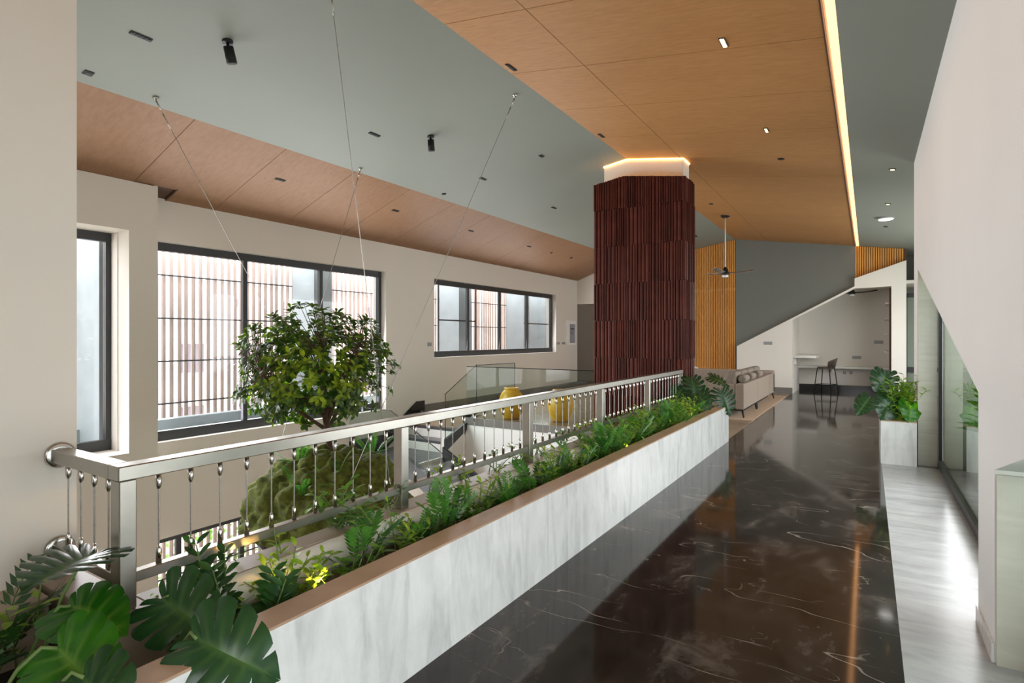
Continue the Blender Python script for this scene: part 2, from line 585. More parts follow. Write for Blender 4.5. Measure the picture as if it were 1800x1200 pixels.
Y0, Y1 = -3.5, 17.45
roof('ceiling', zg, XS, XR, Y0, Y1, M['green'])
cw = roof('ceiling', lambda x: zw(x) + 0.02, XR, XL - 0.004, Y0, Y1, M['brown_dark'])
cs = roof('ceiling', lambda x: zs(x) + 0.02, XW - 0.4, XS, Y0, 18.6, M['brown_dark'])
roof('ceiling', zr, -0.20, 2.6, Y0, 20.7, M['green'])
roof('ceiling', lambda x: 3.1, -12, XW, 16.4, 19.2, M['white'])
struct(MB().box(XS, 2.5, 17.4, 19.3, 2.92, 3.0).build('ceiling', M['plaster']))


def panel(fz, x0, x1, y0, y1, mat, parent, th=0.02):
    g = 0.0035
    x0 += g; x1 -= g; y0 += g; y1 -= g
    MB().hexa([(x0, y0, fz(x0)), (x1, y0, fz(x1)), (x1, y1, fz(x1)), (x0, y1, fz(x0))],
              [(x0, y0, fz(x0) + th), (x1, y0, fz(x1) + th), (x1, y1, fz(x1) + th), (x0, y1, fz(x0) + th)]).build('panel', mat, parent)


ys = [Y0] + [5.17 + 1.15 * k for k in range(-7, 11)] + [Y1]
for i in range(len(ys) - 1):
    panel(zw, XR - 0.003, -2.41, ys[i], ys[i + 1], M['ceil_wood'], cw)
    panel(zw, -2.41, XL + 0.003, ys[i], ys[i + 1], M['ceil_wood'], cw)
ys = [Y0] + [3.37 + 1.15 * k for k in range(-5, 13)] + [18.6]
for i in range(len(ys) - 1):
    if ys[i] > 3.3:
        a = max(ys[i], 3.86) if ys[i] < 3.86 else ys[i]
        if ys[i] < 3.86:
            panel(zs, XP, XS + 0.003, ys[i], ys[i + 1], M['soffit_wood'], cs)
            panel(zs, XW - 0.03, XP + 0.007, 3.86, ys[i + 1], M['soffit_wood'], cs)
        else:
            panel(zs, XW - 0.03, XS + 0.003, ys[i], ys[i + 1], M['soffit_wood'], cs)
    else:
        panel(zs, XP - 0.02, XS + 0.003, ys[i], ys[i + 1], M['soffit_wood'], cs)
# dropped lip where the soffit steps back to the deeper wall
MB().hexa([(XW, 3.86, zs(XW) - 0.002), (XP + 0.02, 3.86, zs(XP) - 0.004), (XP + 0.02, 3.88, zs(XP) - 0.004), (XW, 3.88, zs(XW) - 0.002)],
          [(XW, 3.86, zs(XW) + 0.14), (XP + 0.02, 3.86, zs(XP) + 0.10), (XP + 0.02, 3.88, zs(XP) + 0.10), (XW, 3.88, zs(XW) + 0.14)]).build('end_board', M['brown_dark'], cs)

# light cove along the right edge of the timber ceiling
cove = thing('cove_light', 'long warm light cove between timber ceiling and sage ceiling', 'light', (XL, 8, ZL))
MB().box(XL - 0.004, XL + 0.008, Y0, Y1, ZL - 0.012, ZL + 0.09).build('lip', M['brown_dark'], cove)
MB().hexa([(XL + 0.03, Y0, ZL + 0.004), (-0.203, Y0, ZL - 0.002), (-0.203, Y1, ZL - 0.002), (XL + 0.03, Y1, ZL + 0.004)],
          [(XL + 0.03, Y0, ZL + 0.014), (-0.203, Y0, ZL + 0.008), (-0.203, Y1, ZL + 0.008), (XL + 0.03, Y1, ZL + 0.014)]).build('diffuser', M['led'], cove)
MB().box(XL - 0.004, -0.19, Y0, Y1, ZL + 0.085, ZL + 0.1).build('cove_top', M['white'], cove)


# ------------------------------------------------------------------ structure: walls
def holed(mb, axis, a0, a1, u0, u1, z0, z1, holes):
    us = sorted(set([u0, u1] + [h[0] for h in holes] + [h[1] for h in holes]))
    for i in range(len(us) - 1):
        ua, ub = us[i], us[i + 1]
        hs = sorted([(h[2], h[3]) for h in holes if h[0] <= ua + 1e-6 and h[1] >= ub - 1e-6])
        z = z0
        for (ha, hb) in hs + [(z1, z1)]:
            if ha > z + 1e-6:
                if axis == 'x': mb.box(a0, a1, ua, ub, z, ha)
                else: mb.box(ua, ub, a0, a1, z, ha)
            z = max(z, hb)
    return mb


W2 = (3.68, 7.92, 0.162, 2.827)
W3 = (9.36, 14.96, 1.117, 2.827)
W4 = (3.30, 8.00, -2.50, -1.12)
W1 = (0.9, 3.31, 0.14, 2.86)
wl = holed(MB(), 'x', XW - 0.35, XW, 3.64, 16.42, LOW, 3.50, [W2, W3, W4])
wl = wl.build('wall_left', M['plaster'])
struct(wl)
wp = holed(MB(), 'x', XW - 0.35, XP, -1.2, 3.64, LOW, 3.462, [W1]).box(XW, XP - 0.002, 3.60, 3.64, 3.3, 3.60).build('wall_left', M['plaster'])
struct(wp)
struct(MB().box(XW - 0.35, -2.94, -1.3, -1.2, LOW, 4.5).build('wall_left_end', M['plaster']))
# near wall return on the left of the picture
struct(MB().box(-3.30, -2.94, -3.5, 1.07, LOW, 4.6).build('wall_near', M['plaster']))
# recess at the far end of the left wall
struct(MB().box(-12, -4.0, 18.5, 18.65, 0, 4.6).box(-12.1, -12, 16.3, 18.65, 0, 4.6).box(-12, XW - .35, 16.3, 16.42, LOW, 4.6).build('wall_corridor', M['plaster']))
struct(MB().box(XW - 0.35, -6.9, 16.42, 16.7, 2.62, 3.75).build('trim_2', M['plaster']))
# wall behind the camera; its unseen opening is added for fill light
struct(holed(MB(), 'y', -3.6, -3.5, -3.3, 0.8, 0, 4.6, [(-1.15, 0.1, 1.5, 3.2)]).build('wall_back', M['plaster']))

# right wall with its two slanting openings
poly = [(9.08, 0), (9.08, 4.0), (-3.5, 4.0), (-3.5, 0), (-1.0, 0), (-1.0, 2.13), (3.5, 0.92), (3.5, 0), (3.97, 0), (3.97, 1.25), (8.46, 2.39), (8.46, 0)]
wr = struct(MB().prism(poly, 'x', RW, RW + 0.19).build('wall_right', M['white']))
MB().box(RW + 0.004, RW + 0.19, 8.43, 8.457, 0, 2.36).build('stone_cladding', M['travertine'], wr)
MB().box(RW + 0.004, RW + 0.19, 3.475, 3.497, 0, 0.90).build('stone_cladding', M['travertine'], wr)
struct(MB().box(RW - 0.012, RW - 0.001, 3.5, 3.97, 0, 0.09).build('baseboard_right', M['white_marble']))

# glazing beyond the right wall
wg = thing('window_1', None, None, (0.72, 2.5, 0)); struct(wg)
MB().box(0.705, 0.765, -3.5, 8.46, 0, 0.085).build('window_frame', M['frame'], wg)
for y in (-3.4, -0.9, 1.6, 3.8, 8.43):
    MB().box(0.71, 0.76, y - 0.03, y + 0.03, 0.085, 3.9).build('mullion', M['frame'], wg)
for a, b in ((-3.37, -0.93), (-0.87, 1.57), (1.63, 3.77), (3.83, 8.40)):
    MB().box(0.728, 0.738, a, b, 0.085, 3.85).build('pane', M['green_glass'], wg)

# right side of the lounge: wall with wide opening to daylight, and dark glazed door at its end
wlr = holed(MB(), 'x', 2.4, 2.55, 8.3, 19.3, 0, 4.0, [(10.3, 16.4, 0.3, 3.1)]).box(0.765, 2.4, 8.3, 8.40, 0, 4.0).build('wall_lounge_right', M['plaster'])
struct(wlr)
dr = thing('door_1', None, None, (1.3, 18.9, 0)); struct(dr)
for x in (0.86, 1.5, 2.1):
    MB().box(x - 0.05, x + 0.05, 18.85, 18.93, 0, 2.75).build('door_frame', M['frame'], dr)
MB().box(0.86, 2.1, 18.85, 18.93, 2.65, 2.75).build('door_frame', M['frame'], dr)
MB().box(0.86, 2.1, 18.85, 18.93, 0.62, 0.74).build('door_rail', M['frame'], dr)
MB().box(0.9, 2.08, 18.88, 18.90, 0.02, 2.66).build('pane', M['guard_glass'], dr)

# back wall: slats, slate-grey gable, white slanting dado with a niche
YB = 17.37


def zroof(x): return zg(x) if x < XR else (zw(x) if x < XL else zr(x))


struct(MB().prism([(XR, 0), (XR, zw(XR)), (XL, zw(XL)), (XL, 2.85), (-3.17, 1.28), (-3.17, 0)], 'y', YB, YB + 0.1).build('wall_back_gable', M['greydark']))
struct(MB().prism([(-6.8, 0.0), (-6.8, zg(-6.25)), (XR, zg(XR)), (XR, 0.0)], 'y', YB + 0.04, YB + 0.1).build('wall_back_slats', M['slat_gap']))
struct(MB().prism([(XL, 2.95), (XL, zr(XL)), (0.82, zr(0.82)), (0.82, 2.95)], 'y', YB + 0.04, YB + 0.1).build('wall_back_slats', M['slat_gap']))


def slat_wall(x0, x1, zb, zt, label):
    pitch = 0.0505
    mb = MB()
    x = x0
    while x + 0.036 < x1 + 1e-6:
        a, b = x, x + 0.036
        mb.hexa([(a, YB, zb(a)), (b, YB, zb(b)), (b, YB + 0.045, zb(b)), (a, YB + 0.045, zb(a))],
                [(a, YB, zt(a)), (b, YB, zt(b)), (b, YB + 0.045, zt(b)), (a, YB + 0.045, zt(a))])
        x += pitch
    t = thing('slat_cladding', label, 'cladding', ((x0 + x1) / 2, YB, zb(x0)))
    s = mb.build('slats', M['slat'], t)
    s['kind'] = 'stuff'
    return t


slat_wall(-6.2, XR + 0.02, lambda x: 0.02, lambda x: zg(x) - 0.006, 'orange teak slat cladding left of the grey gable, behind the sofa')
slat_wall(XL + 0.005, 0.80, lambda x: 2.9, lambda x: zr(x) - 0.006, 'orange teak slat cladding above the niche, right of the grey gable')

outer = [(-3.20, 0), (-3.20, 1.30), (-0.30, 2.886), (-0.30, 3.09), (0.81, 3.487), (0.81, 0), (0.50, 0), (0.50, 2.85), (-0.30, 2.83), (-1.757, 2.03), (-1.757, 0)]
struct(MB().prism(outer, 'y', 17.20, 17.37).build('wall_back_dado', M['plaster']))
struct(MB().prism([(-6.5, 0), (-6.5, 1.55), (-3.2, 0.17), (-3.2, 0)], 'y', 17.25, 17.37).build('wall_back_dado', M['white']))
struct(MB().box(-3.16, -1.757, 17.18, 17.20, 0, 0.17).build('baseboard_back', M['grey_stone']))
# niche
struct(MB().box(-3.2, 2.4, 19.0, 19.1, 0, 2.95).build('wall_niche_back', M['plaster']))
struct(MB().box(-2.0, -1.757, 17.48, 19.0, 0, 2.92).build('wall_niche_left', M['plaster']))
struct(MB().box(0.62, 0.80, 17.37, 19.0, 0, 2.95).build('wall_niche_right', M['plaster']))
struct(MB().box(-1.757, 0.20, 18.975, 19.0, 0, 0.165).build('baseboard_niche', M['black_stone']))

struct(MB().box(0.80, 2.4, 18.85, 19.0, 2.76, 4.0).box(0.80, 2.6, 20.6, 20.7, -0.1, 4.0).box(2.5, 2.6, 19.0, 20.6, -.1, 4.0).box(.8, 2.6, 19.0, 20.7, 4.0, 4.1).build('wall_passage', M['greydark']))

struct(MB().box(-7, 2.6, 17.45, 20.8, 4.6, 4.7).box(-7, 2.6, 19.32, 19.42, 2.96, 4.7).build('wall_light_cap', M['greydark']))  # unseen cap and back wall, added to stop sky light leaking in

# ------------------------------------------------------------------ windows on the left


def window(name, y0, y1, z0, z1, mull, x=-8.05, bars=(), topw=0.11, botw=0.13):
    w = thing(name, None, None, (x, (y0 + y1) / 2, z0)); struct(w)
    MB().box(x - 0.05, x + 0.03, y0, y1, z1 - topw, z1).build('window_frame', M['frame'], w)
    MB().box(x - 0.05, x + 0.03, y0, y1, z0, z0 + botw).build('window_frame', M['frame'], w)
    for y in (y0, y1 - 0.07):
        MB().box(x - 0.05, x + 0.025, y, y + 0.07, z0 + botw, z1 - topw).build('window_frame', M['frame'], w)
    for y in mull:
        MB().box(x - 0.04, x + 0.015, y - 0.035, y + 0.035, z0 + botw, z1 - topw).build('mullion', M['frame'], w)
    for (ya, yb, za, zb) in bars:
        MB().box(x - 0.10, x - 0.07, ya, yb, za, zb).build('glazing_bar', M['frame'], w)
    es = [y0 + 0.07] + [m for m in mull] + [y1 - 0.07]
    for i in range(len(es) - 1):
        a = es[i] + (0.035 if i else 0)
        b = es[i + 1] - (0.035 if i < len(es) - 2 else 0)
        MB().box(x - 0.018, x - 0.010, a, b, z0 + botw, z1 - topw).build('pane', M['glass'], w)
    return w


window('window_2', W1[0], W1[1], W1[2], W1[3], (), -8.09)
window('window_3', *W2, (5.09, 6.50), -8.05)
window('window_4', *W3, (10.76, 12.14, 13.50), -8.05,
       ((9.76, 9.79, 1.24, 2.72), (11.18, 11.21, 1.24, 2.72), (9.79, 11.18, 1.93, 1.96), (13.50, 14.90, 1.93, 1.96)))
window('window_5', *W4, (4.11, 5.04, 5.98, 6.92), -8.05, (), 0.09, 0.1)

# ------------------------------------------------------------------ outdoors, left
struct(MB().box(-60, -8.3, -20, 60, -3.6, -3.5).build('ground', M['ground']))
struct(MB().box(0.77, 14, -14, 26, -0.2, -0.06).build('ground', M['lawn']))
struct(MB().box(-9.15, -8.25, -1.2, 18, -0.12, 0.02).box(-9.15, -8.98, -1.2, 18, 0.02, 0.31).build('balcony', M['concrete']))
for k, (y, w) in enumerate(((3.3, 0.3), (6.72, 0.4), (11.0, 0.5), (14.1, 0.3), (15.4, 0.45))):
    p = MB().box(-9.12, -8.40 if y < 4 else -8.50, y, y + w, 0.02, 3.6).build('pillar', M['concrete'])
    struct(p)

scr = thing('facade_screen', 'outdoor screen of upright terracotta fins in front of the left windows', 'screen', (-9.3, 8, LOW))
fm = MB()
fm.tube([(0, 0, LOW - 0.2), (0, 0, 2.97)], 0.033, 6, True, False)
fme = fm.mesh('fin', M['fin'])
y = 1.6
random.seed(3)
while y < 19.2:
    o = bpy.data.objects.new('fin', fme)
    COL.objects.link(o)
    o.parent = scr
    o.location = (random.uniform(-0.004, 0.004), y - 8 + random.uniform(-0.012, 0.012), -LOW)
    o.rotation_euler = (0, 0, random.uniform(-0.3, 0.3))
    y += 0.117
for z in (-2.9, -2.2, -1.5, 0.52, 1.18, 1.85, 2.52):
    MB().tube([(-9.24, 1.6, z), (-9.24, 19.2, z)], 0.013, 6).build('tie_rod', M['rod'], scr)


def building(name, x0, x1, y0, y1, z1, rows, cols, label):
    b = thing(name, label, 'building', ((x0 + x1) / 2, (y0 + y1) / 2, -3.5))
    MB().box(x0, x1, y0, y1, -3.5, z1).build('wall', M['facade'], b)
    MB().box(x0 - 0.1, x1 + 0.15, y0 - 0.1, y1 + 0.1, z1, z1 + 0.18).build('parapet', M['facade'], b)
    for r in range(rows):
        for c_ in range(cols):
            yy = y0 + (c_ + 0.5) * (y1 - y0) / cols
            zz = -2.2 + r * 2.4
            MB().box(x1 - 0.05, x1 + 0.02, yy - 0.45, yy + 0.45, zz, zz + 1.1).build('window', M['facade_win'], b)
            MB().box(x1, x1 + 0.25, yy - 0.6, yy + 0.6, zz + 1.2, zz + 1.28).build('window_hood', M['facade'], b)
    return b


building('building', -30, -22, 8.0, 15.5, 2.6, 2, 3, 'pale pink building seen through the fins of the large left window')
building('building', -38, -30, 17, 33, 4.6, 3, 5, 'taller pale building far behind the fins, right of the pink one')

# ------------------------------------------------------------------ downlights and spots


def slot_light(x, y, fz, sl, label, n=5, lit=None, L=0.17, W=0.038, group=None):
    t = thing('slot_downlight', label, 'light', (x, y, fz(x)), group)
    ang = math.atan(sl)
    R = Matrix.Translation((x, y, fz(x))) @ Matrix.Rotation(-ang, 4, 'Y')
    MB().box(-W / 2, W / 2, -L / 2, L / 2, -0.008, 0.03).xf(R).build('trim', M['black'], t)
    for k in range(n):
        yy = -L / 2 + (k + 0.5) * L / n
        q = L / n * 0.33
        MB().box(-W * 0.3, W * 0.3, yy - q, yy + q, -0.012, -0.006).xf(R).build('lens', M[lit] if lit else M['lens'], t)
    return t


def dot_light(x, y, fz, sl, label, r=0.04, lit=None, group=None):
    t = thing('round_downlight', label, 'light', (x, y, fz(x)), group)
    R = Matrix.Translation((x, y, fz(x))) @ Matrix.Rotation(-math.atan(sl), 4, 'Y')
    MB().lathe([(r, 0.02), (r, -0.008), (r * 0.75, -0.010)], (0, 0, 0), 16).xf(R).build('trim', M['black'], t)
    MB().lathe([(r * 0.6, -0.002), (r * 0.6, -0.014), (r * 0.3, -0.016)], (0, 0, 0), 12).xf(R).build('lens', M[lit] if lit else M['lens'], t)
    return t


def can_light(x, y, fz, label, tilt):
    t = thing('ceiling_spotlight', label, 'light', (x, y, fz(x)))
    z = fz(x)
    MB().lathe([(0.045, 0.02), (0.045, -0.02)], (x, y, z), 16).build('base', M['black'], t)
    R = Matrix.Translation((x, y, z - 0.02)) @ Matrix.Rotation(tilt, 4, 'X')
    MB().lathe([(0.012, 0.0), (0.012, -0.03), (0.042, -0.03), (0.045, -0.17), (0.036, -0.17)], (0, 0, 0), 16).xf(R).build('barrel', M['black'], t)
    MB().lathe([(0.030, -0.168), (0.030, -0.174)], (0, 0, 0), 12).xf(R).build('lens', M['lens'], t)


G1 = 'slot downlights in the sage ceiling'
slot_light(-5.217, 2.357, zg, .155, 'long black slot downlight in the sage ceiling at upper left of picture', 5, None, .17, .045, G1)
slot_light(-5.247, 5.06, zg, .155, 'black slot downlight in sage ceiling beside the middle spotlight', 5, None, .17, .045, G1)
slot_light(-5.24, 7.41, zg, .155, 'black slot downlight in sage ceiling crossed by the right hanging wire', 4, None, .16, .045, G1)
slot_light(-5.231, 9.82, zg, .155, 'black slot downlight in sage ceiling nearest the maroon column', 4, None, .16, .045, G1)
slot_light(-6.052, 2.291, zg, .155, 'small square black downlight in sage ceiling near the left wall corner', 1, None, .075, .075)
dot_light(-6.06, 7.43, zg, .155, 'small black downlight in sage ceiling close to the timber soffit edge', .04)
slot_light(-4.144, 7.38, zg, .155, 'short black slot downlight high in sage ceiling left of the column top', 2, None, .10, .05)
can_light(-4.793, 2.868, zg, 'black cylinder spotlight on the sage ceiling, nearest the camera', 0.25)
can_light(-4.812, 5.629, zg, 'black cylinder spotlight on sage ceiling, second from the camera', 0.1)
slot_light(-3.95, 15.6, zg, .155, 'small black slot downlight in sage ceiling right of the column', 3, None, .16, .045)
G2 = 'slot downlights in the timber soffit'
ordn = ['first', 'second', 'third', 'fourth', 'fifth', 'sixth', 'seventh', 'eighth', 'ninth', 'tenth', 'eleventh', 'twelfth', 'thirteenth', 'fourteenth', 'fifteenth', 'sixteenth']
for k, y in enumerate((4.868, 7.113, 9.293, 11.629)):
    slot_light(-6.87, y, zs, .351, 'black slot downlight in the timber soffit over the left wall, %s from the camera' % ordn[k], 4, None, .15, .04, G2)
dot_light(-6.88, 12.77, zs, .351, 'tiny round downlight in timber soffit, nearer of two by the column', .035)
dot_light(-6.87, 13.9, zs, .351, 'tiny round downlight in timber soffit, farther of two by the column', .045)
slot_light(-3.178, 5.008, zw, -.15, 'black slot downlight at the left edge of timber ceiling, nearer one', 5, None, .17, .045)
slot_light(-3.178, 7.381, zw, -.15, 'black slot downlight at the left edge of timber ceiling, above the column', 4, None, .16, .045)
slot_light(-1.045, 5.04, zw, -.15, 'glowing slot downlight in the timber ceiling, nearest the camera', 4, 'lamp', .16, .05)
slot_light(-1.046, 7.446, zw, -.15, 'dimly glowing slot downlight in the timber ceiling, second from camera', 3, 'lamp_dim', .15, .045)
dot_light(-1.04, 8.763, zw, -.15, 'small round dark downlight in the timber ceiling, third from camera', .045)
dot_light(-2.764, 12.13, zw, -.15, 'small round dark downlight in timber ceiling before the ceiling fan', .045)
dot_light(0.286, 9.388, zr, -.15, 'glowing brass downlight in the sage ceiling near the white wall', .045, 'lamp_dim')
dot_light(0.293, 11.777, zr, -.15, 'small brass downlight in right sage ceiling in front of white disc', .045, 'lamp_dim')
dot_light(0.312, 14.15, zr, -.15, 'small dark downlight in right sage ceiling behind the white disc', .045)
t = thing('disc_light', 'white round disc lamp on the right sage ceiling', 'light', (0.29, 13.16, zr(.29)))
MB().lathe([(0.13, 0.0), (0.135, -0.02), (0.13, -0.03)], (0.29, 13.16, zr(.29)), 28).build('rim', M['fixture_white'], t)
MB().lathe([(0.12, -0.025), (0.115, -0.036)], (0.29, 13.16, zr(.29)), 28).build('diffuser', M['lamp_white'], t)

# ------------------------------------------------------------------ maroon fluted column
CX0, CX1, CY0, CY1 = -3.777, -2.294, 8.45, 9.01


def zcap(x): return 4.10 + (0.155 if x < XR else -0.15) * (x - XR)


colm = thing('column', 'tall dark maroon column of fluted terracotta tiles under white collar', 'column', ((CX0 + CX1) / 2, 8.7, 0))
MB().prism([(CX0 + .03, LOW), (CX0 + .03, zcap(CX0) - .12), (XR, zcap(XR) - .12), (CX1 - .03, zcap(CX1) - .12), (CX1 - .03, LOW)], 'y', CY0 + .03, CY1 - .03).build('core', M['grout'], colm)
joints = [-0.55, 0.042, 0.634, 1.226, 1.818, 2.41, 3.0, 3.592, 9.0]
random.seed(11)


def rib_profile(w, rs):
    """front line of one fluted tile: flat back plane with uneven round or square ribs"""
    pts = []
    n = rs.choice((3, 4, 4, 5))
    ws = [rs.uniform(0.6, 1.4) for _ in range(n)]
    s = sum(ws)
    x = 0.0
    for q in ws:
        bw = q / s * w
        d = rs.choice((0.030, 0.038, 0.022))
        g = bw * 0.22
        pts += [(x, 0.0), (x + g, 0.0), (x + g * 1.4, d * 0.85), (x + bw * 0.5, d), (x + bw - g * .4, d * 0.85)]
        x += bw
    pts.append((w, 0.0))
    return pts


profs = [rib_profile(1.0, random.Random(40 + k)) for k in range(9)]
for row in range(len(joints) - 1):
    z0, z1 = joints[row] + 0.003, joints[row + 1] - 0.003
    nt_ = 8
    for k in range(nt_):
        w = (CX1 - CX0) / nt_
        xa = CX0 + k * w
        pr = profs[(k * 5 + row * 4 + k * row) % 9]
        jit = random.uniform(-0.004, 0.004)
        vs, fs = [], []
        for (u, d) in pr:
            x = xa + 0.001 + u * (w - 0.002)
            zt = min(z1, zcap(x))
            vs += [(x, CY0 + 0.03 - d - 0.004 + jit, z0), (x, CY0 + 0.03 - d - 0.004 + jit, zt)]
        n = len(pr)
        for i in range(n - 1):
            fs.append((2 * i, 2 * i + 2, 2 * i + 3, 2 * i + 1))
        xb = xa + w - 0.001
        b = len(vs)
        vs += [(xb, CY0 + 0.04, z0), (xb, CY0 + 0.04, min(z1, zcap(xb))), (xa + .001, CY0 + 0.04, z0), (xa + .001, CY0 + 0.04, min(z1, zcap(xa)))]
        fs += [(2 * n - 2, b, b + 1, 2 * n - 1), (b, b + 2, b + 3, b + 1), (b + 2, 0, 1, b + 3)]
        fs.append(tuple([2 * i + 1 for i in range(n)] + [b + 1, b + 3]))
        fs.append(tuple([2 * i for i in range(n)] + [b, b + 2])[::-1])
        mb = MB(); mb.add(vs, fs)
        mb.build('tile', M['terracotta'] if (k + row * 3) % 4 else M['terracotta_b'], colm)
    for k in range(3):
        w = (CY1 - CY0) / 3
        ya = CY0 + k * w
        pr = profs[(k * 3 + row * 2 + 1) % 9]
        vs, fs = [], []
        zt = min(z1, zcap(CX1))
        for (u, d) in pr:
            yy = ya + 0.001 + u * (w - 0.002)
            vs += [(CX1 - 0.03 + d + 0.004, yy, z0), (CX1 - 0.03 + d + 0.004, yy, zt)]
        n = len(pr)
        for i in range(n - 1): fs.append((2 * i, 2 * i + 2, 2 * i + 3, 2 * i + 1))
        b = len(vs)
        yb = ya + w - 0.001
        vs += [(CX1 - 0.04, yb, z0), (CX1 - 0.04, yb, zt), (CX1 - 0.04, ya + .001, z0), (CX1 - 0.04, ya + .001, zt)]
        fs += [(2 * n - 2, b, b + 1, 2 * n - 1), (b, b + 2, b + 3, b + 1), (b + 2, 0, 1, b + 3)]
        fs.append(tuple([2 * i + 1 for i in range(n)] + [b + 1, b + 3]))
        fs.append(tuple([2 * i for i in range(n)] + [b, b + 2])[::-1])
        mb = MB(); mb.add(vs, fs)
        mb.build('tile', M['terracotta'] if (k + row) % 3 else M['terracotta_b'], colm)
# white collar between column and ceiling, with warm light tapes
bx0, bx1, by0, by1 = -3.66, -2.375, 8.62, 8.95
MB().prism([(bx0, 3.85), (bx0, zg(bx0)), (XR, ZR), (bx1, zw(bx1)), (bx1, 3.85)], 'y', by0, by1).build('collar', M['plaster'], colm)
tp = MB()
for (xa, xb) in ((bx0, XR), (XR, bx1)):
    tp.hexa([(xa, by0 - .02, zroof(xa - .001 if xa < XR else xa) - .012), (xb, by0 - .02, zroof(xb) - .012), (xb, by0, zroof(xb) - .012), (xa, by0, zroof(xa) - .012)],
            [(xa, by0 - .02, zroof(xa) - .004), (xb, by0 - .02, zroof(xb) - .004), (xb, by0, zroof(xb) - .004), (xa, by0, zroof(xa) - .004)])
tp.box(bx1, bx1 + .015, by0, by1, zw(bx1) - .014, zw(bx1) - .004)
tp.box(bx0 - .015, bx0, by0, by1, zg(bx0) - .014, zg(bx0) - .004)
tp.build('light_tape', M['led_soft'], colm)
tp = MB()
for (xa, xb) in ((bx0, XR), (XR, bx1)):
    tp.hexa([(xa, by0 - .05, zcap(xa) - .10), (xb, by0 - .05, zcap(xb) - .10), (xb, by0 - .03, zcap(xb) - .10), (xa, by0 - .03, zcap(xa) - .10)],
            [(xa, by0 - .05, zcap(xa) - .085), (xb, by0 - .05, zcap(xb) - .085), (xb, by0 - .03, zcap(xb) - .085), (xa, by0 - .03, zcap(xa) - .085)])
tp.build('light_tape', M['led_soft'], colm)

# ------------------------------------------------------------------ planters
RIM = 0.53
XF = -1.765
pl = thing('long_planter', 'long white marble planter with tan stone rim along the walkway', 'planter', (-2.1, 3, 0))
MB().box(XF - 0.03, XF, -1.4, 8.86, 0, RIM - 0.006).box(-2.262, XF - .03, 8.83, 8.86, 0, RIM - 0.006).build('marble_facing', M['white_marble'], pl)
MB().box(-1.91, XF - 0.004, -1.4, 8.86, RIM - 0.04, RIM).build('rim', M['rim'], pl, 0.004, 1)
MB().box(-1.93, XF - 0.03, -1.4, 8.84, 0.002, RIM - 0.04).build('inner_wall', M['ledge'], pl)
MB().box(-2.295, -1.93, 0.93, 8.40, 0.004, 0.30).box(-2.92, -1.93, -1.2, 0.93, 0.004, 0.30).box(-2.25, -1.93, 8.40, 8.83, 0.004, 0.30).build('soil', M['soil'], pl)
MB().box(-2.45, -2.295, 1.08, 8.42, 0.02, RIM + .004).box(-2.94, -2.295, 0.93, 1.08, 0.02, RIM + .004).box(-2.94, -2.72, -1.2, 0.90, 0.30, RIM + .004).build('ledge', M['ledge'], pl, 0.004, 1)
# lumpy white plaster roll along the back of the trough
mb = MB()
npt = 90
rows_ = []
for i in range(npt + 1):
    y = 1.15 + (8.38 - 1.15) * i / npt
    dx = 0.018 * noise.noise(Vector((y * 2.3, 0, 0))) + 0.012 * noise.noise(Vector((y * 6, 3, 0)))
    ring = []
    for k in range(8):
        a = radians(105 - k * 29)
        ring.append((-2.295 + 0.062 * cos(a) + dx * max(0, cos(a)), y, 0.450 + 0.082 * sin(a) + 0.01 * noise.noise(Vector((y * 3, k, 1)))))
    rows_.append(ring)
vs = [p for r in rows_ for p in r]
fs = [(i * 8 + k, i * 8 + k + 1, (i + 1) * 8 + k + 1, (i + 1) * 8 + k) for i in range(npt) for k in range(7)]
mb.add(vs, fs, True)
mb.build('plaster_roll', M['white_rough'], pl)

rp = thing('planter_box', 'short white marble planter with tan rim beside the white wall', 'planter', (0.31, 8.9, 0))
MB().box(0.13, 0.495, 8.30, 8.33, 0, RIM - .01).box(0.13, 0.16, 8.33, 9.5, 0, RIM - .01).build('marble_facing', M['white_marble'], rp)
MB().box(0.135, 0.495, 8.305, 8.46, RIM - .05, RIM).box(0.135, 0.22, 8.40, 9.5, RIM - .05, RIM).build('rim', M['rim'], rp)
MB().box(0.17, 0.50, 8.34, 9.5, 0.002, RIM - .10).build('soil', M['soil'], rp)

# ------------------------------------------------------------------ railing
XRA = -2.36
ZT = 1.074
YC = 1.007
rl = thing('railing', 'stainless steel railing with vertical cable balusters on the long planter', 'railing', (XRA, YC, RIM))
PS = 1.485
posts = [YC + PS * k for k in range(6)]
for y in posts:
    MB().box(XRA - 0.035, XRA + 0.035, y - 0.03, y + 0.03, RIM + .004, ZT - 0.055).build('post', M['steel'], rl, 0.004, 1)
MB().box(XRA - 0.04, XRA + 0.04, YC - 0.035, posts[-1] + 0.035, ZT - 0.055, ZT).build('top_rail', M['steel'], rl, 0.004, 1)
MB().box(-2.945, XRA - 0.04, YC - 0.035, YC + 0.035, ZT - 0.055, ZT).build('top_rail', M['steel'], rl, 0.004, 1)
for k in range(5):
    MB().box(XRA - 0.022, XRA + 0.022, posts[k] + 0.03, posts[k + 1] - 0.03, 0.625, 0.665).build('bottom_rail', M['steel'], rl, 0.003, 1)
MB().box(-2.945, XRA - 0.035, YC - 0.022, YC + 0.022, 0.625, 0.665).build('bottom_rail', M['steel'], rl, 0.003, 1)
for z in (ZT - 0.028, 0.645):
    R = Matrix.Translation((-2.94, YC, z)) @ Matrix.Rotation(pi / 2, 4, 'Y')
    MB().lathe([(0.055, 0.0), (0.055, 0.010), (0.048, 0.016), (0.03, 0.016)], (0, 0, 0), 28).xf(R).build('wall_flange', M['steel_bright'], rl)

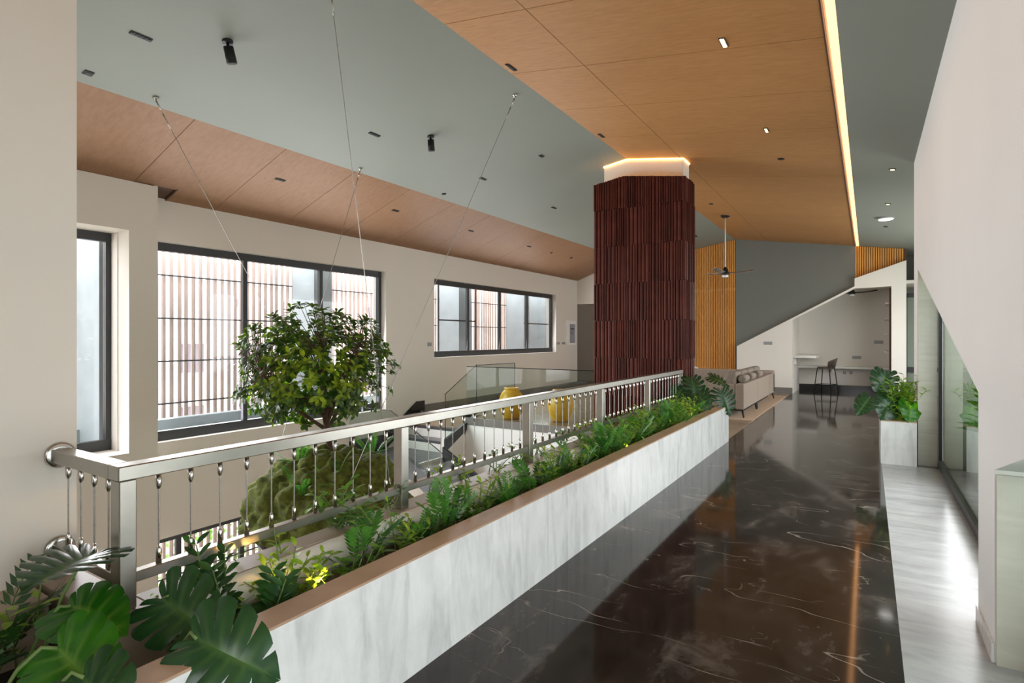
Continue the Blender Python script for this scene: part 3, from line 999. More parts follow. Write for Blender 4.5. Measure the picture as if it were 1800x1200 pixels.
cab_me = MB().tube([(0, 0, 0.665), (0, 0, ZT - 0.055)], 0.0032, 6, False).mesh('cable', M['cable'])
fit_me = MB().lathe([(0.0105, 0.0), (0.0105, -0.045), (0.008, -0.056), (0.005, -0.064)], (0, 0, 0), 10).mesh('cable_fitting', M['steel_bright'])


def baluster(x, y):
    for nm, me, z, flip in (('cable', cab_me, 0, False), ):
        o = bpy.data.objects.new(nm, me); COL.objects.link(o); o.parent = rl
        o.location = (x - XRA, y - YC, z - RIM)
    for z, flip in ((ZT - 0.055, 1), (0.665, -1)):
        f = bpy.data.objects.new('cable_fitting', fit_me); COL.objects.link(f); f.parent = o
        f.location = (0, 0, z); f.scale = (1, 1, flip)


for k in range(5):
    for j in range(1, 12):
        baluster(XRA, posts[k] + PS * j / 12)
for j in range(1, 5):
    baluster(XRA - 0.58 * j / 4.75, YC)

# ------------------------------------------------------------------ staircase
st = thing('staircase', 'black and grey staircase turning down at the left wall', 'staircase', (-7.2, 7.9, -0.6))
sx0, sx1 = -7.89, -6.48
nos = [(8.80, 0.0), (8.50, -0.2), (8.20, -0.4)]
for (yy, z) in nos[1:]:
    MB().box(sx0, sx1, yy, yy + 0.32, z - 0.05, z).build('tread', M['dark_tread'], st)
    MB().box(sx0, sx1, yy + 0.0, yy + 0.02, z - 0.20, z - 0.05).build('riser', M['counter'], st)
MB().box(sx0, sx1, 8.80, 8.82, -0.2, -0.03).build('riser', M['counter'], st)
MB().box(sx0, sx1, 8.80, 9.1, -0.05, 0.0).build('tread', M['dark_tread'], st)
MB().box(sx0, sx1 - .02, 6.99, 8.2, -0.66, -0.60).build('landing', M['dark_tread'], st)
MB().box(sx1 - .02, sx1 + .01, 6.99, 7.93, -0.70, -0.60).build('landing_edge', M['counter'], st)
MB().box(sx0, sx1, 8.18, 8.20, -0.6, -0.45).build('riser', M['counter'], st)
# stringers
MB().prism([(9.02, 0.23), (8.78, 0.23), (7.9, -0.32), (7.0, -0.32), (7.0, -0.6), (7.9, -0.6), (8.9, 0.02), (9.02, 0.02)], 'x', sx0 - .005, sx0 + 0.02).build('wall_stringer', M['black_stone'], st)
MB().prism([(8.85, 0.06), (7.94, -0.28), (7.94, -0.50), (8.55, -0.20), (8.85, -0.14)], 'x', -6.47, -6.42).build('stringer', M['frame'], st)
slope = 0.53
for yy in (6.99, 7.90):
    MB().prism([(-6.48, -0.42), (-6.48, -0.78), (-1.6, -0.78 - slope * 4.88), (-1.6, -0.42 - slope * 4.88)], 'y', yy, yy + 0.05).build('stringer', M['frame'], st)
for k in range(1, 15):
    x = -6.48 + 0.32 * (k - 1)
    z = -0.6 - 0.17 * k
    MB().box(x, x + 0.34, 7.04, 7.90, z - 0.04, z).build('tread', M['dark_tread'], st)
    MB().box(x, x + 0.02, 7.04, 7.90, z, z + 0.13).build('riser', M['counter'], st)


def guard(label, poly, axis, a, rail=None):
    """one glass pane standing in a plane, with a dark capped edge"""
    p0 = poly[0]
    loc = (a, p0[0], p0[1]) if axis == 'x' else (p0[0], a, p0[1])
    t = thing('glass_guard', label, 'glass guard', loc)
    MB().prism(poly, axis, a, a + 0.012).build('pane', M['guard_glass'], t)
    pts = [(a + .006, q[0], q[1]) if axis == 'x' else (q[0], a + .006, q[1]) for q in rail]
    MB().tube(pts, 0.008, 6, True, False).build('edge_cap', M['black'], t)


guard('sloping glass guard of the upper stair flight', [(7.94, -0.28), (7.94, 0.53), (8.90, 1.02), (8.90, 0.06)], 'x', -6.45, [(7.94, -0.28), (7.94, 0.53), (8.90, 1.02), (8.9, 0.06)])
guard('glass guard running back from the stair head along the landing', [(8.91, 0.02), (8.91, 1.01), (10.3, 1.0), (10.3, 0.02)], 'x', -6.45, [(8.91, 1.01), (10.3, 1.0), (10.3, 0.02)])
guard('long glass guard on the landing edge in front of the yellow urns', [(-6.44, 0.036), (-6.44, 1.0), (-3.79, 1.0), (-3.79, 0.036)], 'y', 8.57, [(-6.44, 1.0), (-3.79, 1.0)])
guard('glass guard on the near edge of the lower stair landing', [(-7.88, -0.6), (-7.88, 0.31), (-6.86, 0.31), (-6.5, 0.12), (-6.5, -0.5)], 'y', 6.985, [(-7.88, 0.31), (-6.86, 0.31), (-6.5, 0.12)])
guard('sloping glass guard down the lower stair flight', [(-6.49, -0.45), (-6.49, 0.112), (-1.7, 0.112 - .53 * 4.79), (-1.7, -0.45 - .53 * 4.79)], 'y', 6.975, [(-6.49, 0.112), (-1.7, 0.112 - .53 * 4.79)])
# skirting of the landing along the left wall
struct(MB().box(XW, XW + 0.015, 9.0, 16.42, 0, 0.14).build('baseboard_left', M['grey_stone']))

# ------------------------------------------------------------------ urns
for k, (x, y, lab) in enumerate(((-5.78, 9.12, 'yellow glazed urn on the landing, left one of the pair'), (-4.82, 9.3, 'yellow glazed urn on landing, right one by the maroon column'))):
    u = thing('urn', lab, 'urn', (x, y, 0), 'yellow urns on the landing')
    MB().lathe([(0.13, 0.0), (0.16, 0.02), (0.215, 0.14), (0.24, 0.27), (0.235, 0.38), (0.19, 0.49), (0.135, 0.545), (0.125, 0.56)], (x, y, 0.001), 36).build('body', M['urn'], u)
    MB().lathe([(0.120, 0.555), (0.14, 0.56), (0.145, 0.585), (0.125, 0.592), (0.10, 0.57)], (x, y, 0.001), 36).build('lip', M['urn'], u)

# ------------------------------------------------------------------ sofa, rug, stool, fans, counter
rugo = MB().box(-4.6, -1.82, 11.2, 16.4, 0.001, 0.014).build('rug', M['rug'], None, 0.004, 1)
tag(rugo, 'beige rug under the grey sofa', 'rug')

so = thing('sofa', 'taupe fabric sectional sofa on a beige rug, back to the walkway', 'sofa', (-2.5, 13, 0.014))
MB().box(-2.16, -2.00, 11.43, 13.0, 0.17, 0.66).build('back_panel', M['sofa'], so, 0.025, 3)
MB().box(-2.16, -2.00, 13.03, 14.65, 0.17, 0.66).build('back_panel', M['sofa'], so, 0.025, 3)
MB().box(-2.98, -2.16, 11.43, 11.60, 0.17, 0.65).build('armrest', M['sofa'], so, 0.025, 3)
MB().box(-2.95, -2.16, 11.60, 14.65, 0.17, 0.30).build('base', M['sofa'], so, 0.02, 2)
for ya, yb in ((11.62, 13.0), (13.03, 14.63)):
    MB().box(-2.97, -2.17, ya, yb, 0.30, 0.45).build('seat_cushion', M['sofa'], so, 0.05, 3)
    ym = (ya + yb) / 2
    for q0, q1 in ((ya, ym - .01), (ym + .01, yb)):
        MB().hexa([(-2.52, q0, .45), (-2.20, q0, .45), (-2.20, q1, .45), (-2.52, q1, .45)], [(-2.36, q0 + .05, .87), (-2.18, q0 + .05, .87), (-2.18, q1 - .05, .87), (-2.36, q1 - .05, .87)]).build('back_cushion', M['sofa_dark'], so, 0.06, 3)
MB().box(-4.6, -2.95, 14.65, 15.5, 0.17, 0.32).build('base', M['sofa'], so, 0.02, 2)
MB().box(-4.6, -2.0, 15.4, 15.6, 0.17, 0.72).build('back_panel', M['sofa'], so, 0.03, 3)
MB().box(-4.55, -2.2, 14.62, 15.4, 0.32, 0.46).build('seat_cushion', M['sofa'], so, 0.05, 3)
MB().box(-2.2, -2.0, 14.68, 15.6, 0.17, 0.66).build('armrest', M['sofa'], so, 0.025, 3)
MB().box(-4.72, -4.6, 14.65, 15.6, 0.17, 0.6).build('armrest', M['sofa'], so, 0.025, 3)
MB().box(-2.97, -2.02, 11.45, 14.63, 0.145, 0.172).build('plinth', M['black'], so)
for (x, y, dx, dy) in ((-2.04, 11.5, .05, -.05), (-2.9, 11.5, -.05, -.05), (-2.04, 12.98, .03, 0), (-2.04, 13.1, .03, 0), (-2.04, 15.5, .05, .05), (-4.6, 15.5, -.05, .05), (-4.6, 14.75, -.05, -.05), (-2.9, 14.5, -.05, 0)):
    MB().tube([(x, y, 0.15), (x + dx * .6, y + dy * .6, 0.014)], [0.022, 0.011], 8).build('leg', M['black'], so)
for k, y in enumerate((11.95, 12.75, 13.65)):
    R = Matrix.Translation((-2.09, y, 0.735)) @ Matrix.Rotation(pi / 2, 4, 'X') @ Matrix.Rotation(0.0, 4, 'Z')
    b = MB().lathe([(0.03, -0.24), (0.066, -0.235), (0.078, -0.2), (0.08, 0.0), (0.078, 0.2), (0.066, 0.235), (0.03, 0.24)], (0, 0, 0), 18).xf(R).build('bolster', M['sofa_dark'])
    tag(b, 'rolled taupe bolster on the sofa back, %s from the camera' % ordn[k], 'cushion', 'bolsters on the sofa back')

# bar stool
sx, sy = -1.0, 18.05
bs = thing('bar_stool', 'dark woven bar stool with slender metal legs at the niche counter', 'stool', (sx, sy, 0))
MB().lathe([(0.19, 0.68), (0.215, 0.69), (0.22, 0.715), (0.20, 0.73), (0.05, 0.725)], (sx, sy, 0), 24).build('seat', M['woven'], bs)
legs = [(.24 * cos(radians(a)), .24 * sin(radians(a))) for a in (25, 115, 205, 295)]
for a, b in legs:
    MB().tube([(sx + a * 1.35, sy + b * 1.25, 0), (sx + a * .95, sy + b * .95, 0.69)], 0.012, 8).build('leg', M['black'], bs)
ring = [(sx + a * 1.22, sy + b * 1.15, 0.24) for a, b in legs]
MB().tube(ring + [ring[0]], 0.009, 6).build('footrest', M['black'], bs)
bk = MB()
for k in range(15):
    a = radians(-75 + 150 * k / 14)
    h = 0.96 - 0.10 * (abs(k - 7) / 7) ** 1.6
    p0 = (sx + .21 * cos(a), sy + .21 * sin(a), 0.70)
    p1 = (sx + .27 * cos(a), sy + .27 * sin(a), h)
    bk.tube([p0, p1], 0.013, 6)
bk.build('woven_back', M['woven'], bs)
MB().tube([(sx + .27 * cos(radians(a)), sy + .27 * sin(radians(a)), 0.965 - 0.10 * (abs(a) / 75) ** 1.6) for a in range(-75, 76, 10)], 0.017, 8).build('back_rail', M['woven'], bs)

ct = thing('bar_counter', 'white floating bar counter on the left of the niche', 'counter', (-1.5, 18.2, 1.0))
MB().box(-1.757, -1.20, 17.42, 18.98, 0.985, 1.05).build('slab', M['counter'], ct, 0.004, 1)
MB().box(-1.757, -1.70, 17.6, 17.68, 0.80, 0.985).box(-1.757, -1.70, 18.6, 18.68, 0.80, 0.985).build('bracket', M['counter'], ct)
ct2 = thing('wall_ledge', 'long white ledge along the niche back wall behind the stool', 'ledge', (-.3, 18.8, .7))
MB().box(-1.757, 0.615, 18.62, 19.0, 0.66, 0.72).build('slab', M['counter'], ct2, 0.004, 1)
MB().box(-0.9, -0.84, 18.8, 19.0, 0.55, 0.66).build('bracket', M['counter'], ct2)
sh = thing('shelf_unit', 'brown edged shelves on the right side of the niche', 'shelf', (.55, 18.2, .7))
MB().box(0.46, 0.50, 17.40, 17.46, 0.0, 2.82).build('side_post', M['brown_dark'], sh)
for z in (1.15, 1.62, 2.02, 2.42):
    MB().box(0.38, 0.615, 17.46, 18.95, z, z + 0.035).build('shelf_board', M['plaster'], sh)


def fan(x, y, zt, zb, label, span, rot):
    f = thing('ceiling_fan', label, 'fan', (x, y, zt))
    MB().lathe([(0.10, 0.03), (0.10, -0.02), (0.06, -0.045)], (x, y, zt), 20).build('canopy', M['black'], f)
    MB().tube([(x, y, zt), (x, y, zb + .1)], 0.011, 8).build('rod', M['fixture_white'] if zt > 3.5 else M['black'], f)
    MB().lathe([(0.022, 0.14), (0.035, 0.12), (0.085, 0.0), (0.085, -0.03), (0.06, -0.04)], (x, y, zb), 24).build('motor', M['black'], f)
    MB().lathe([(0.062, -0.038), (0.066, -0.085), (0.05, -0.095)], (x, y, zb), 20).build('lamp', M['fixture_white'], f)
    for k in range(3):
        a = rot + k * 2 * pi / 3
        vs = []
        for i in range(7):
            s = i / 6
            r = 0.08 + (span - 0.08) * s
            w = 0.045 + 0.03 * sin(pi * min(1, s * 1.2)) * (1 - s * .4)
            zz = 0.0 + 0.05 * s * s
            for side in (-1, 1):
                for dz in (0, 0.008):
                    vs.append((x + r * cos(a) - side * w * sin(a), y + r * sin(a) + side * w * cos(a), zb + zz + dz + side * 0.015))
        fs = []
        for i in range(6):
            b = i * 4; c_ = b + 4
            fs += [(b, c_, c_ + 2, b + 2), (b + 1, b + 3, c_ + 3, c_ + 1), (b, b + 1, c_ + 1, c_), (b + 2, c_ + 2, c_ + 3, b + 3)]
        fs += [(0, 2, 3, 1), (24, 25, 27, 26)]
        m_ = MB(); m_.add(vs, fs)
        m_.build('blade', M['cable'] if zt > 3.5 else M['black'], f)


fan(-2.76, 13.49, zw(-2.76), 3.02, 'ceiling fan with black motor on long rod under the timber ceiling', 0.62, 0.35)
fan(-0.38, 18.1, 2.92, 2.78, 'small black ceiling fan inside the niche', 0.60, 0.15)


def plate(label, loc, axis, w, h, n, cat='switch plate', group=None):
    t = thing('switch_plate', label, cat, loc, group)
    x, y, z = loc
    if axis == 'x':
        MB().box(x, x + 0.012, y - w / 2, y + w / 2, z - h / 2, z + h / 2).build('plate', M['switch'], t)
        for k in range(n):
            yy = y - w / 2 + (k + .5) * w / n
            MB().box(x + .012, x + .017, yy - w / n * .36, yy + w / n * .36, z - h * .32, z + h * .32).build('rocker', M['panel_grey'], t)
    else:
        MB().box(x - w / 2, x + w / 2, y - 0.012, y, z - h / 2, z + h / 2).build('plate', M['switch'], t)
        for k in range(n):
            xx = x - w / 2 + (k + .5) * w / n
            MB().box(xx - w / n * .36, xx + w / n * .36, y - .017, y - .012, z - h * .32, z + h * .32).build('rocker', M['panel_grey'], t)


plate('grey switch plate on left wall between the two upper windows', (XW, 9.2, 1.405), 'x', 0.13, 0.08, 3)
plate('grey switch plate right of the far left window, nearer of the pair', (XW, 15.09, 1.375), 'x', 0.2, 0.075, 2)
plate('grey switch plate right of far left window, beside the framed board', (XW, 15.45, 1.375), 'x', 0.2, 0.075, 2)
plate('grey switch plate on the white wall under the grey gable', (-2.375, 17.2, 1.39), 'y', 0.22, 0.09, 4)
plate('grey switch plate high on the niche wall near the shelves', (0.25, 19.0, 1.42), 'y', 0.22, 0.09, 3)
plate('grey switch plate above the niche ledge', (-0.277, 19.0, 0.977), 'y', 0.22, 0.085, 3)
plate('pale socket below the niche ledge, left one', (-0.58, 19.0, 0.53), 'y', 0.08, 0.08, 1, 'socket')
plate('pale socket below the niche ledge, right one', (-0.42, 19.0, 0.53), 'y', 0.08, 0.08, 1, 'socket')

nb = thing('notice_board', 'white framed grey notice board at the far end of the left wall', 'board', (XW, 15.92, 1.7))
MB().box(XW, XW + 0.04, 15.62, 16.22, 1.32, 2.08).build('board_frame', M['white'], nb)
MB().box(XW + .04, XW + 0.046, 15.80, 16.16, 1.38, 1.97).build('sheet', M['panel_grey'], nb)
pr = MB()
pr.box(XW + .046, XW + .0475, 15.84, 16.1, 1.80, 1.84)
for k in range(3):
    for j in range(2):
        pr.box(XW + .046, XW + .0475, 15.86 + j * .1, 15.92 + j * .1, 1.74 - k * .045, 1.76 - k * .045)
pr.build('print', M['ink'], nb)

# ------------------------------------------------------------------ leaves and plants


def simple_leaf(L=1.0, W=0.36, fold=0.12, droop=0.15, n=5, tip=1.0):
    """pointed oval blade, midrib on +Y, length 1"""
    vs, fs = [], []
    for i in range(n + 1):
        s = i / n
        w = W * (sin(pi * min(1, s ** 1.15))) ** 0.65 if 0 < s < 1 else 0.0
        z = -droop * s * s
        vs += [(-w, s * L, z + fold * w), (0, s * L, z), (w, s * L, z + fold * w)]
    for i in range(n):
        b = 3 * i
        fs += [(b, b + 1, b + 4, b + 3), (b + 1, b + 2, b + 5, b + 4)]
    m = MB(); m.add(vs, fs, True)
    return m


def frond_mb(pairs=11, length=1.0, lw=0.25, leaf_w=0.05, droop=0.35, lobed=False, rs=None):
    """feather shaped blade: rib with pairs of narrow leaflets; base at origin, runs along +Y"""
    m = MB()
    def rib(s): return Vector((0, s * length, 0.22 * s - droop * s * s))
    m.tube([rib(i / 5) for i in range(6)], [0.010, 0.009, 0.008, 0.006, 0.005, 0.003], 4, False)
    for k in range(pairs):
        s = 0.15 + 0.83 * k / (pairs - 1)
        L = lw * (sin(pi * (0.12 + 0.80 * (1 - s) ** 0.9)) ** 0.7)
        p = rib(s)
        for sd in (-1, 1):
            d = Vector((sd * cos(0.62), sin(0.62), -0.12)).normalized()
            n_ = Vector((0, 0, 1))
            q = d.cross(n_).normalized() * leaf_w * (0.6 + 0.4 * L / lw)
            a = p + d * 0.005
            m.add([a, a + d * L * .45 + q, a + d * L - Vector((0, 0, .05 * L)), a + d * L * .45 - q], [(0, 1, 2, 3)], True)
    return m


def monstera_mb(seed, lobes=6, cut=0.45, fold=0.18, droop=0.28, gap=0.22):
    """heart shaped blade with deep slits between lobes; midrib on +Y, length 1; 'vein' attribute on points"""
    rs = random.Random(seed)
    ctrl = [(0.0, -0.02), (0.10, -0.17), (0.26, -0.24), (0.41, -0.17), (0.50, 0.02), (0.52, 0.24), (0.47, 0.47), (0.36, 0.69), (0.20, 0.88), (0.0, 1.03)]

    def outl(e):
        e = max(0, min(1, e)) * (len(ctrl) - 1)
        i = min(int(e), len(ctrl) - 2)
        f = e - i
        p0 = ctrl[max(i - 1, 0)]; p1 = ctrl[i]; p2 = ctrl[i + 1]; p3 = ctrl[min(i + 2, len(ctrl) - 1)]
        def cr(a, b, c_, d): return 0.5 * ((2 * b) + (-a + c_) * f + (2 * a - 5 * b + 4 * c_ - d) * f * f + (-a + 3 * b - 3 * c_ + d) * f ** 3)
        return Vector((cr(p0[0], p1[0], p2[0], p3[0]), cr(p0[1], p1[1], p2[1], p3[1]), 0))
    m = MB()
    vein = []
    for sd in (-1, 1):
        n = lobes
        es = [0.03 + 0.97 * (k / n) ** 0.95 for k in range(n + 1)]
        ms = [0.0 if k == 0 else 0.92 * (k / n) ** 1.25 for k in range(n + 1)]
        for k in range(n):
            e0, e1 = es[k], es[k + 1]
            m0, m1 = ms[k], ms[k + 1]
            g = gap * rs.uniform(0.7, 1.25)
            c0 = cut * rs.uniform(0.75, 1.25)
            base = len(m.v)
            cols, rows = 5, 7
            vs = []
            for r in range(rows):
                f = r / (rows - 1)
                sh = 0.0 if f < c0 else ((f - c0) / (1 - c0)) ** 0.6
                lo = 0.5 * g * sh * (0.0 if k == 0 else 1)
                hi = 1 - 0.5 * g * sh * (0.15 if k == n - 1 else 1)
                for c_ in range(cols):
                    u = lo + (hi - lo) * c_ / (cols - 1)
                    mm = m0 + (m1 - m0) * u
                    o_ = outl(e0 + (e1 - e0) * u)
                    rnd = 1 - (0.05 * (2 * c_ / (cols - 1) - 1) ** 2 if r == rows - 1 else 0)
                    P = Vector((0, mm, 0)).lerp(o_, f * rnd)
                    P.y += 0.05 * f * (1 - f)
                    x = P.x * sd
                    z = fold * abs(P.x) - droop * max(0, P.y) ** 2 - 0.45 * abs(P.x) ** 2 + 0.02 * sin(pi * c_ / (cols - 1)) * f
                    vs.append((x, P.y, z))
                    vein.append(1.0 if r == 0 else (0.75 * (1 - f) if c_ == 2 else 0.0))
            fs = []
            for r in range(rows - 1):
                for c_ in range(cols - 1):
                    q = (r * cols + c_, r * cols + c_ + 1, (r + 1) * cols + c_ + 1, (r + 1) * cols + c_)
                    fs.append(q if sd > 0 else q[::-1])
            m.add(vs, fs, True)
    return m, vein


def monstera_mesh(seed, mat, **kw):
    m, vein = monstera_mb(seed, **kw)
    me = m.mesh('leaf', mat, False)
    at = me.attributes.new('vein', 'FLOAT', 'POINT')
    at.data.foreach_set('value', vein)
    return me


def frame_matrix(origin, mid, nrm, scale):
    y = Vector(mid).normalized()
    z = Vector(nrm)
    z = (z - y * z.dot(y)).normalized()
    x = y.cross(z)
    Mx = Matrix((x, y, z)).transposed().to_4x4()
    return Matrix.Translation(origin) @ Mx @ Matrix.Diagonal((scale, scale, scale, 1))


def put(me, name, parent, Mw):
    o = bpy.data.objects.new(name, me)
    COL.objects.link(o)
    o.parent = parent
    off = Vector(parent.location)
    if parent.parent is not None: off += Vector(parent.parent.location)
    o.matrix_basis = Matrix.Translation(-off) @ Mw
    return o


RT = Vector((cos(YAW), sin(YAW), 0))      # towards the right of the view
BK = Vector((sin(YAW), -cos(YAW), 0))     # back towards the camera
UP = Vector((0, 0, 1))


def vec(r, u, b): return RT * r + UP * u + BK * b


mon_meshes = {'d': [monstera_mesh(s, M['mon_dark']) for s in (1, 2, 3)] + [monstera_mesh(4, M['mon_dark'], lobes=8, gap=0.34, cut=0.32), monstera_mesh(8, M['mon_dark'], lobes=8, gap=0.36, cut=0.3, droop=0.10, fold=0.30)],
              'b': [monstera_mesh(s, M['mon_bright'], gap=0.10, cut=0.72) for s in (5, 6)]}


def monstera(name, label, base, leaves, group=None):
    t = thing(name, label, 'plant', base, group)
    for (org, mid, nrm, size, kind, idx) in leaves:
        put(mon_meshes[kind][idx], 'leaf', t, frame_matrix(org, mid, nrm, size))
        o = Vector(org); b = Vector(base)
        midp = (o + b) / 2 + Vector((0, 0, 0.10))
        MB().tube([b, b.lerp(midp, .5) + Vector((0, 0, .03)), midp, midp.lerp(o, .6) + Vector((0, 0, .03)), o], 0.006, 6).build('petiole', M['stem'], t)
    return t


GM = 'monsteras in the near end of the long planter'
# near group, one plant per clump
monstera('monstera', 'dark green split-leaf monstera hanging over the near marble rim', (-1.99, 0.98, 0.30), [
    ((-1.815, 0.985, 0.585), vec(0.93, -0.20, 0.32), vec(0.0, 0.62, 0.78), 0.285, 'd', 0)], GM)
monstera('monstera', 'dark split-leaf monstera in front of the corner railing post', (-2.10, 1.12, 0.30), [
    ((-2.172, 1.052, 0.60), vec(0.86, -0.22, 0.40), vec(-0.15, 0.70, 0.70), 0.275, 'd', 1)], GM)
monstera('monstera', 'bright green monstera at the lower left corner, largest leaf', (-2.22, 0.55, 0.30), [
    ((-2.127, 0.725, 0.585), vec(0.84, -0.28, 0.45), vec(0.05, 0.66, 0.75), 0.265, 'b', 0)], GM)
monstera('monstera', 'bright green monstera with a flat leaf left of the corner post', (-2.42, 0.70, 0.30), [
    ((-2.332, 0.832, 0.62), vec(0.93, -0.02, 0.36), vec(0.0, 0.90, 0.42), 0.24, 'b', 1)], GM)
monstera('monstera', 'dark many-slit monstera leaf under the railing wall flange', (-2.5, 0.78, 0.30), [
    ((-2.385, 0.917, 0.76), vec(0.0, 0.10, 0.99), vec(0.05, 0.99, -0.06), 0.29, 'd', 4)], GM)
monstera('monstera', 'dark drooping monstera leaf at the bottom edge of the picture', (-2.05, 0.62, 0.30), [
    ((-1.93, 0.72, 0.56), vec(0.75, -0.45, 0.5), vec(0.1, 0.7, 0.7), 0.22, 'd', 2)], GM)
# far end of the long planter
monstera('monstera', 'tall dark monstera at the far end of the long planter', (-2.12, 8.45, 0.30), [
    ((-2.20, 8.45, 0.93), vec(0.10, -0.75, 0.60), vec(0.1, 0.55, 0.82), 0.36, 'd', 3),
    ((-2.30, 8.30, 0.80), vec(-0.55, -0.45, 0.6), vec(-0.2, 0.6, 0.75), 0.32, 'd', 1),
    ((-1.95, 8.52, 0.97), vec(0.80, -0.25, 0.45), vec(0.1, 0.80, 0.55), 0.26, 'd', 3),
    ((-2.05, 8.25, 0.72), vec(0.3, -0.6, 0.7), vec(0, 0.6, 0.8), 0.28, 'd', 0)])
monstera('monstera', 'grey-green monstera leaf hanging over the far corner of the planter', (-1.96, 8.6, 0.30), [
    ((-1.83, 8.68, 0.76), vec(0.28, -0.85, 0.40), vec(0.10, 0.35, 0.92), 0.36, 'd', 3),
    ((-1.98, 8.55, 0.72), vec(-0.75, -0.1, 0.3), vec(0, 0.7, 0.7), 0.30, 'd', 0)])
# short planter on the right
monstera('monstera', 'large-leaved monstera leaning out of the short planter', (0.22, 8.55, 0.43), [
    ((0.185, 8.60, 1.09), vec(-0.35, -0.80, 0.40), vec(-0.20, 0.40, 0.90), 0.33, 'd', 0),
    ((0.245, 8.50, 0.80), vec(-0.50, -0.72, 0.45), vec(-0.15, 0.45, 0.88), 0.34, 'd', 1),
    ((0.01, 8.40, 0.78), vec(-0.70, -0.68, 0.2), vec(-0.4, 0.6, 0.7), 0.25, 'd', 2),
    ((0.18, 8.75, 0.98), vec(0.2, -0.8, 0.5), vec(0, 0.5, 0.85), 0.24, 'd', 3),
    ((0.43, 8.44, 0.74), vec(-0.30, -0.70, 0.60), vec(0.0, 0.55, 0.85), 0.26, 'b', 0)])

# shared small leaves
LEAF = {k: [simple_leaf(1.0, w, f, d).mesh('leaf', M[k], False) for (w, f, d) in ((0.20, .3, .2), (0.24, .15, .35), (0.17, .4, .1))]
        for k in ('leaf_mid', 'leaf_light', 'leaf_dark', 'tree_leaf')}
FROND = {'fern': [frond_mb(11, 1.0, .24, .035, d).mesh('frond', M['fern'], False) for d in (.35, .55, .2)],
         'xanadu': [frond_mb(7, 1.0, .42, .075, d).mesh('frond', M['fern'], False) for d in (.30, .5)],
         'dark': [frond_mb(9, 1.0, .30, .05, d).mesh('frond', M['leaf_dark'], False) for d in (.35, .55)]}


def rnd_dir(rs, lo, hi):
    a = rs.uniform(0, 2 * pi)
    e = radians(rs.uniform(lo, hi))
    return Vector((cos(a) * cos(e), sin(a) * cos(e), sin(e)))


def leafy(name, label, base, h, stems, per, size, mat, rs, group=None, joined=False, lean=(0, 0, 0), spread=0.5, nar=None):
    """upright stems with alternate oval leaves"""
    t = thing(name, label, 'plant', base, group)
    st_, fol = MB(), MB()
    for s in range(stems):
        d = (rnd_dir(rs, 35, 85) * 1.0 + Vector(lean) * 0.5).normalized()
        d = Vector((d.x * spread * 2, d.y * spread * 2, d.z)).normalized()
        hh = h * rs.uniform(0.6, 1.1)
        b = Vector(base) + Vector((rs.uniform(-.04, .04), rs.uniform(-.04, .04), 0))
        p1 = b + d * hh * .5 + Vector((0, 0, .08 * h))
        p2 = b + d * hh
        st_.tube([b, p1, p2], [.004, .003, .002], 5, False)
        for k in range(per):
            f = 0.25 + 0.75 * k / max(1, per - 1)
            p = b.lerp(p1, f * 2) if f < .5 else p1.lerp(p2, f * 2 - 1)
            a = k * 2.4 + rs.uniform(-.4, .4)
            if base[0] < -1.5 and p.x > -1.99 and p.z < RIM + .03: continue
            ld = (Vector((cos(a), sin(a), rs.uniform(-.2, .5))) + d * .5).normalized()
            Mx = frame_matrix(p, ld, Vector((rs.uniform(-.3, .3), rs.uniform(-.3, .3), 1)) + ld.orthogonal() * .01, size * rs.uniform(.7, 1.2))
            me = LEAF[mat][rs.randrange(3)]
            if joined:
                L = simple_leaf(1.0, .27, .2, .2, 3)
                fol.join(L, Mx)
            else:
                put(me, 'leaf', t, Mx)
    st_.build('stems', M['stem'], t)['kind'] = 'stuff'
    if joined:
        fol.build('foliage', M[mat], t, recalc=False)['kind'] = 'stuff'
    return t


def ferny(name, label, base, size, n, kind, rs, group=None, lo=20, hi=70, petiole=0.35):
    t = thing(name, label, 'plant', base, group)
    for k in range(n):
        a = 2 * pi * k / n + rs.uniform(-.4, .4)
        e = radians(rs.uniform(lo, hi))
        d = Vector((cos(a) * cos(e), sin(a) * cos(e), sin(e)))
        side = Vector((-sin(a), cos(a), 0))
        nrm = side.cross(d) * -1
        if nrm.z < 0: nrm = -nrm
        sz = size * rs.uniform(.75, 1.15)
        b = Vector(base)
        o = b + d * sz * petiole
        tip = o + d * sz
        if -2.3 < base[0] < -1.5 and (tip.x > -1.97 and tip.z < RIM + .10): continue
        MB().tube([b, b.lerp(o, .5) + Vector((0, 0, .01)), o], .003, 4, False).build('stalk', M['stem'], t)
        put(FROND[kind][rs.randrange(len(FROND[kind]))], 'frond', t, frame_matrix(o, d, nrm, sz))
    return t


rs = random.Random(21)
# dark palms and ferns at the lower left corner
for k, (x, y, lab) in enumerate(((-2.62, 0.55, 'dark feathery palm against the near wall, in the left bottom corner'), (-2.46, 0.42, 'dark feathery palm in the bottom left corner, nearest the camera'), (-2.72, 0.74, 'dark feathery palm beside the near wall under the flange'))):
    ferny('dark_palm', lab, (x, y, .30), .26, 9, 'dark', rs, 'dark palms at the near wall', 25, 75)
leafy('leafy_vine', 'spindly pale vine climbing by the near wall flange', (-2.66, 0.80, .30), .50, 3, 9, .065, 'leaf_light', rs)
leafy('leafy_vine', 'thin curling vine at the foot of the corner railing post', (-2.30, 1.16, .30), .36, 5, 6, .05, 'leaf_light', rs)
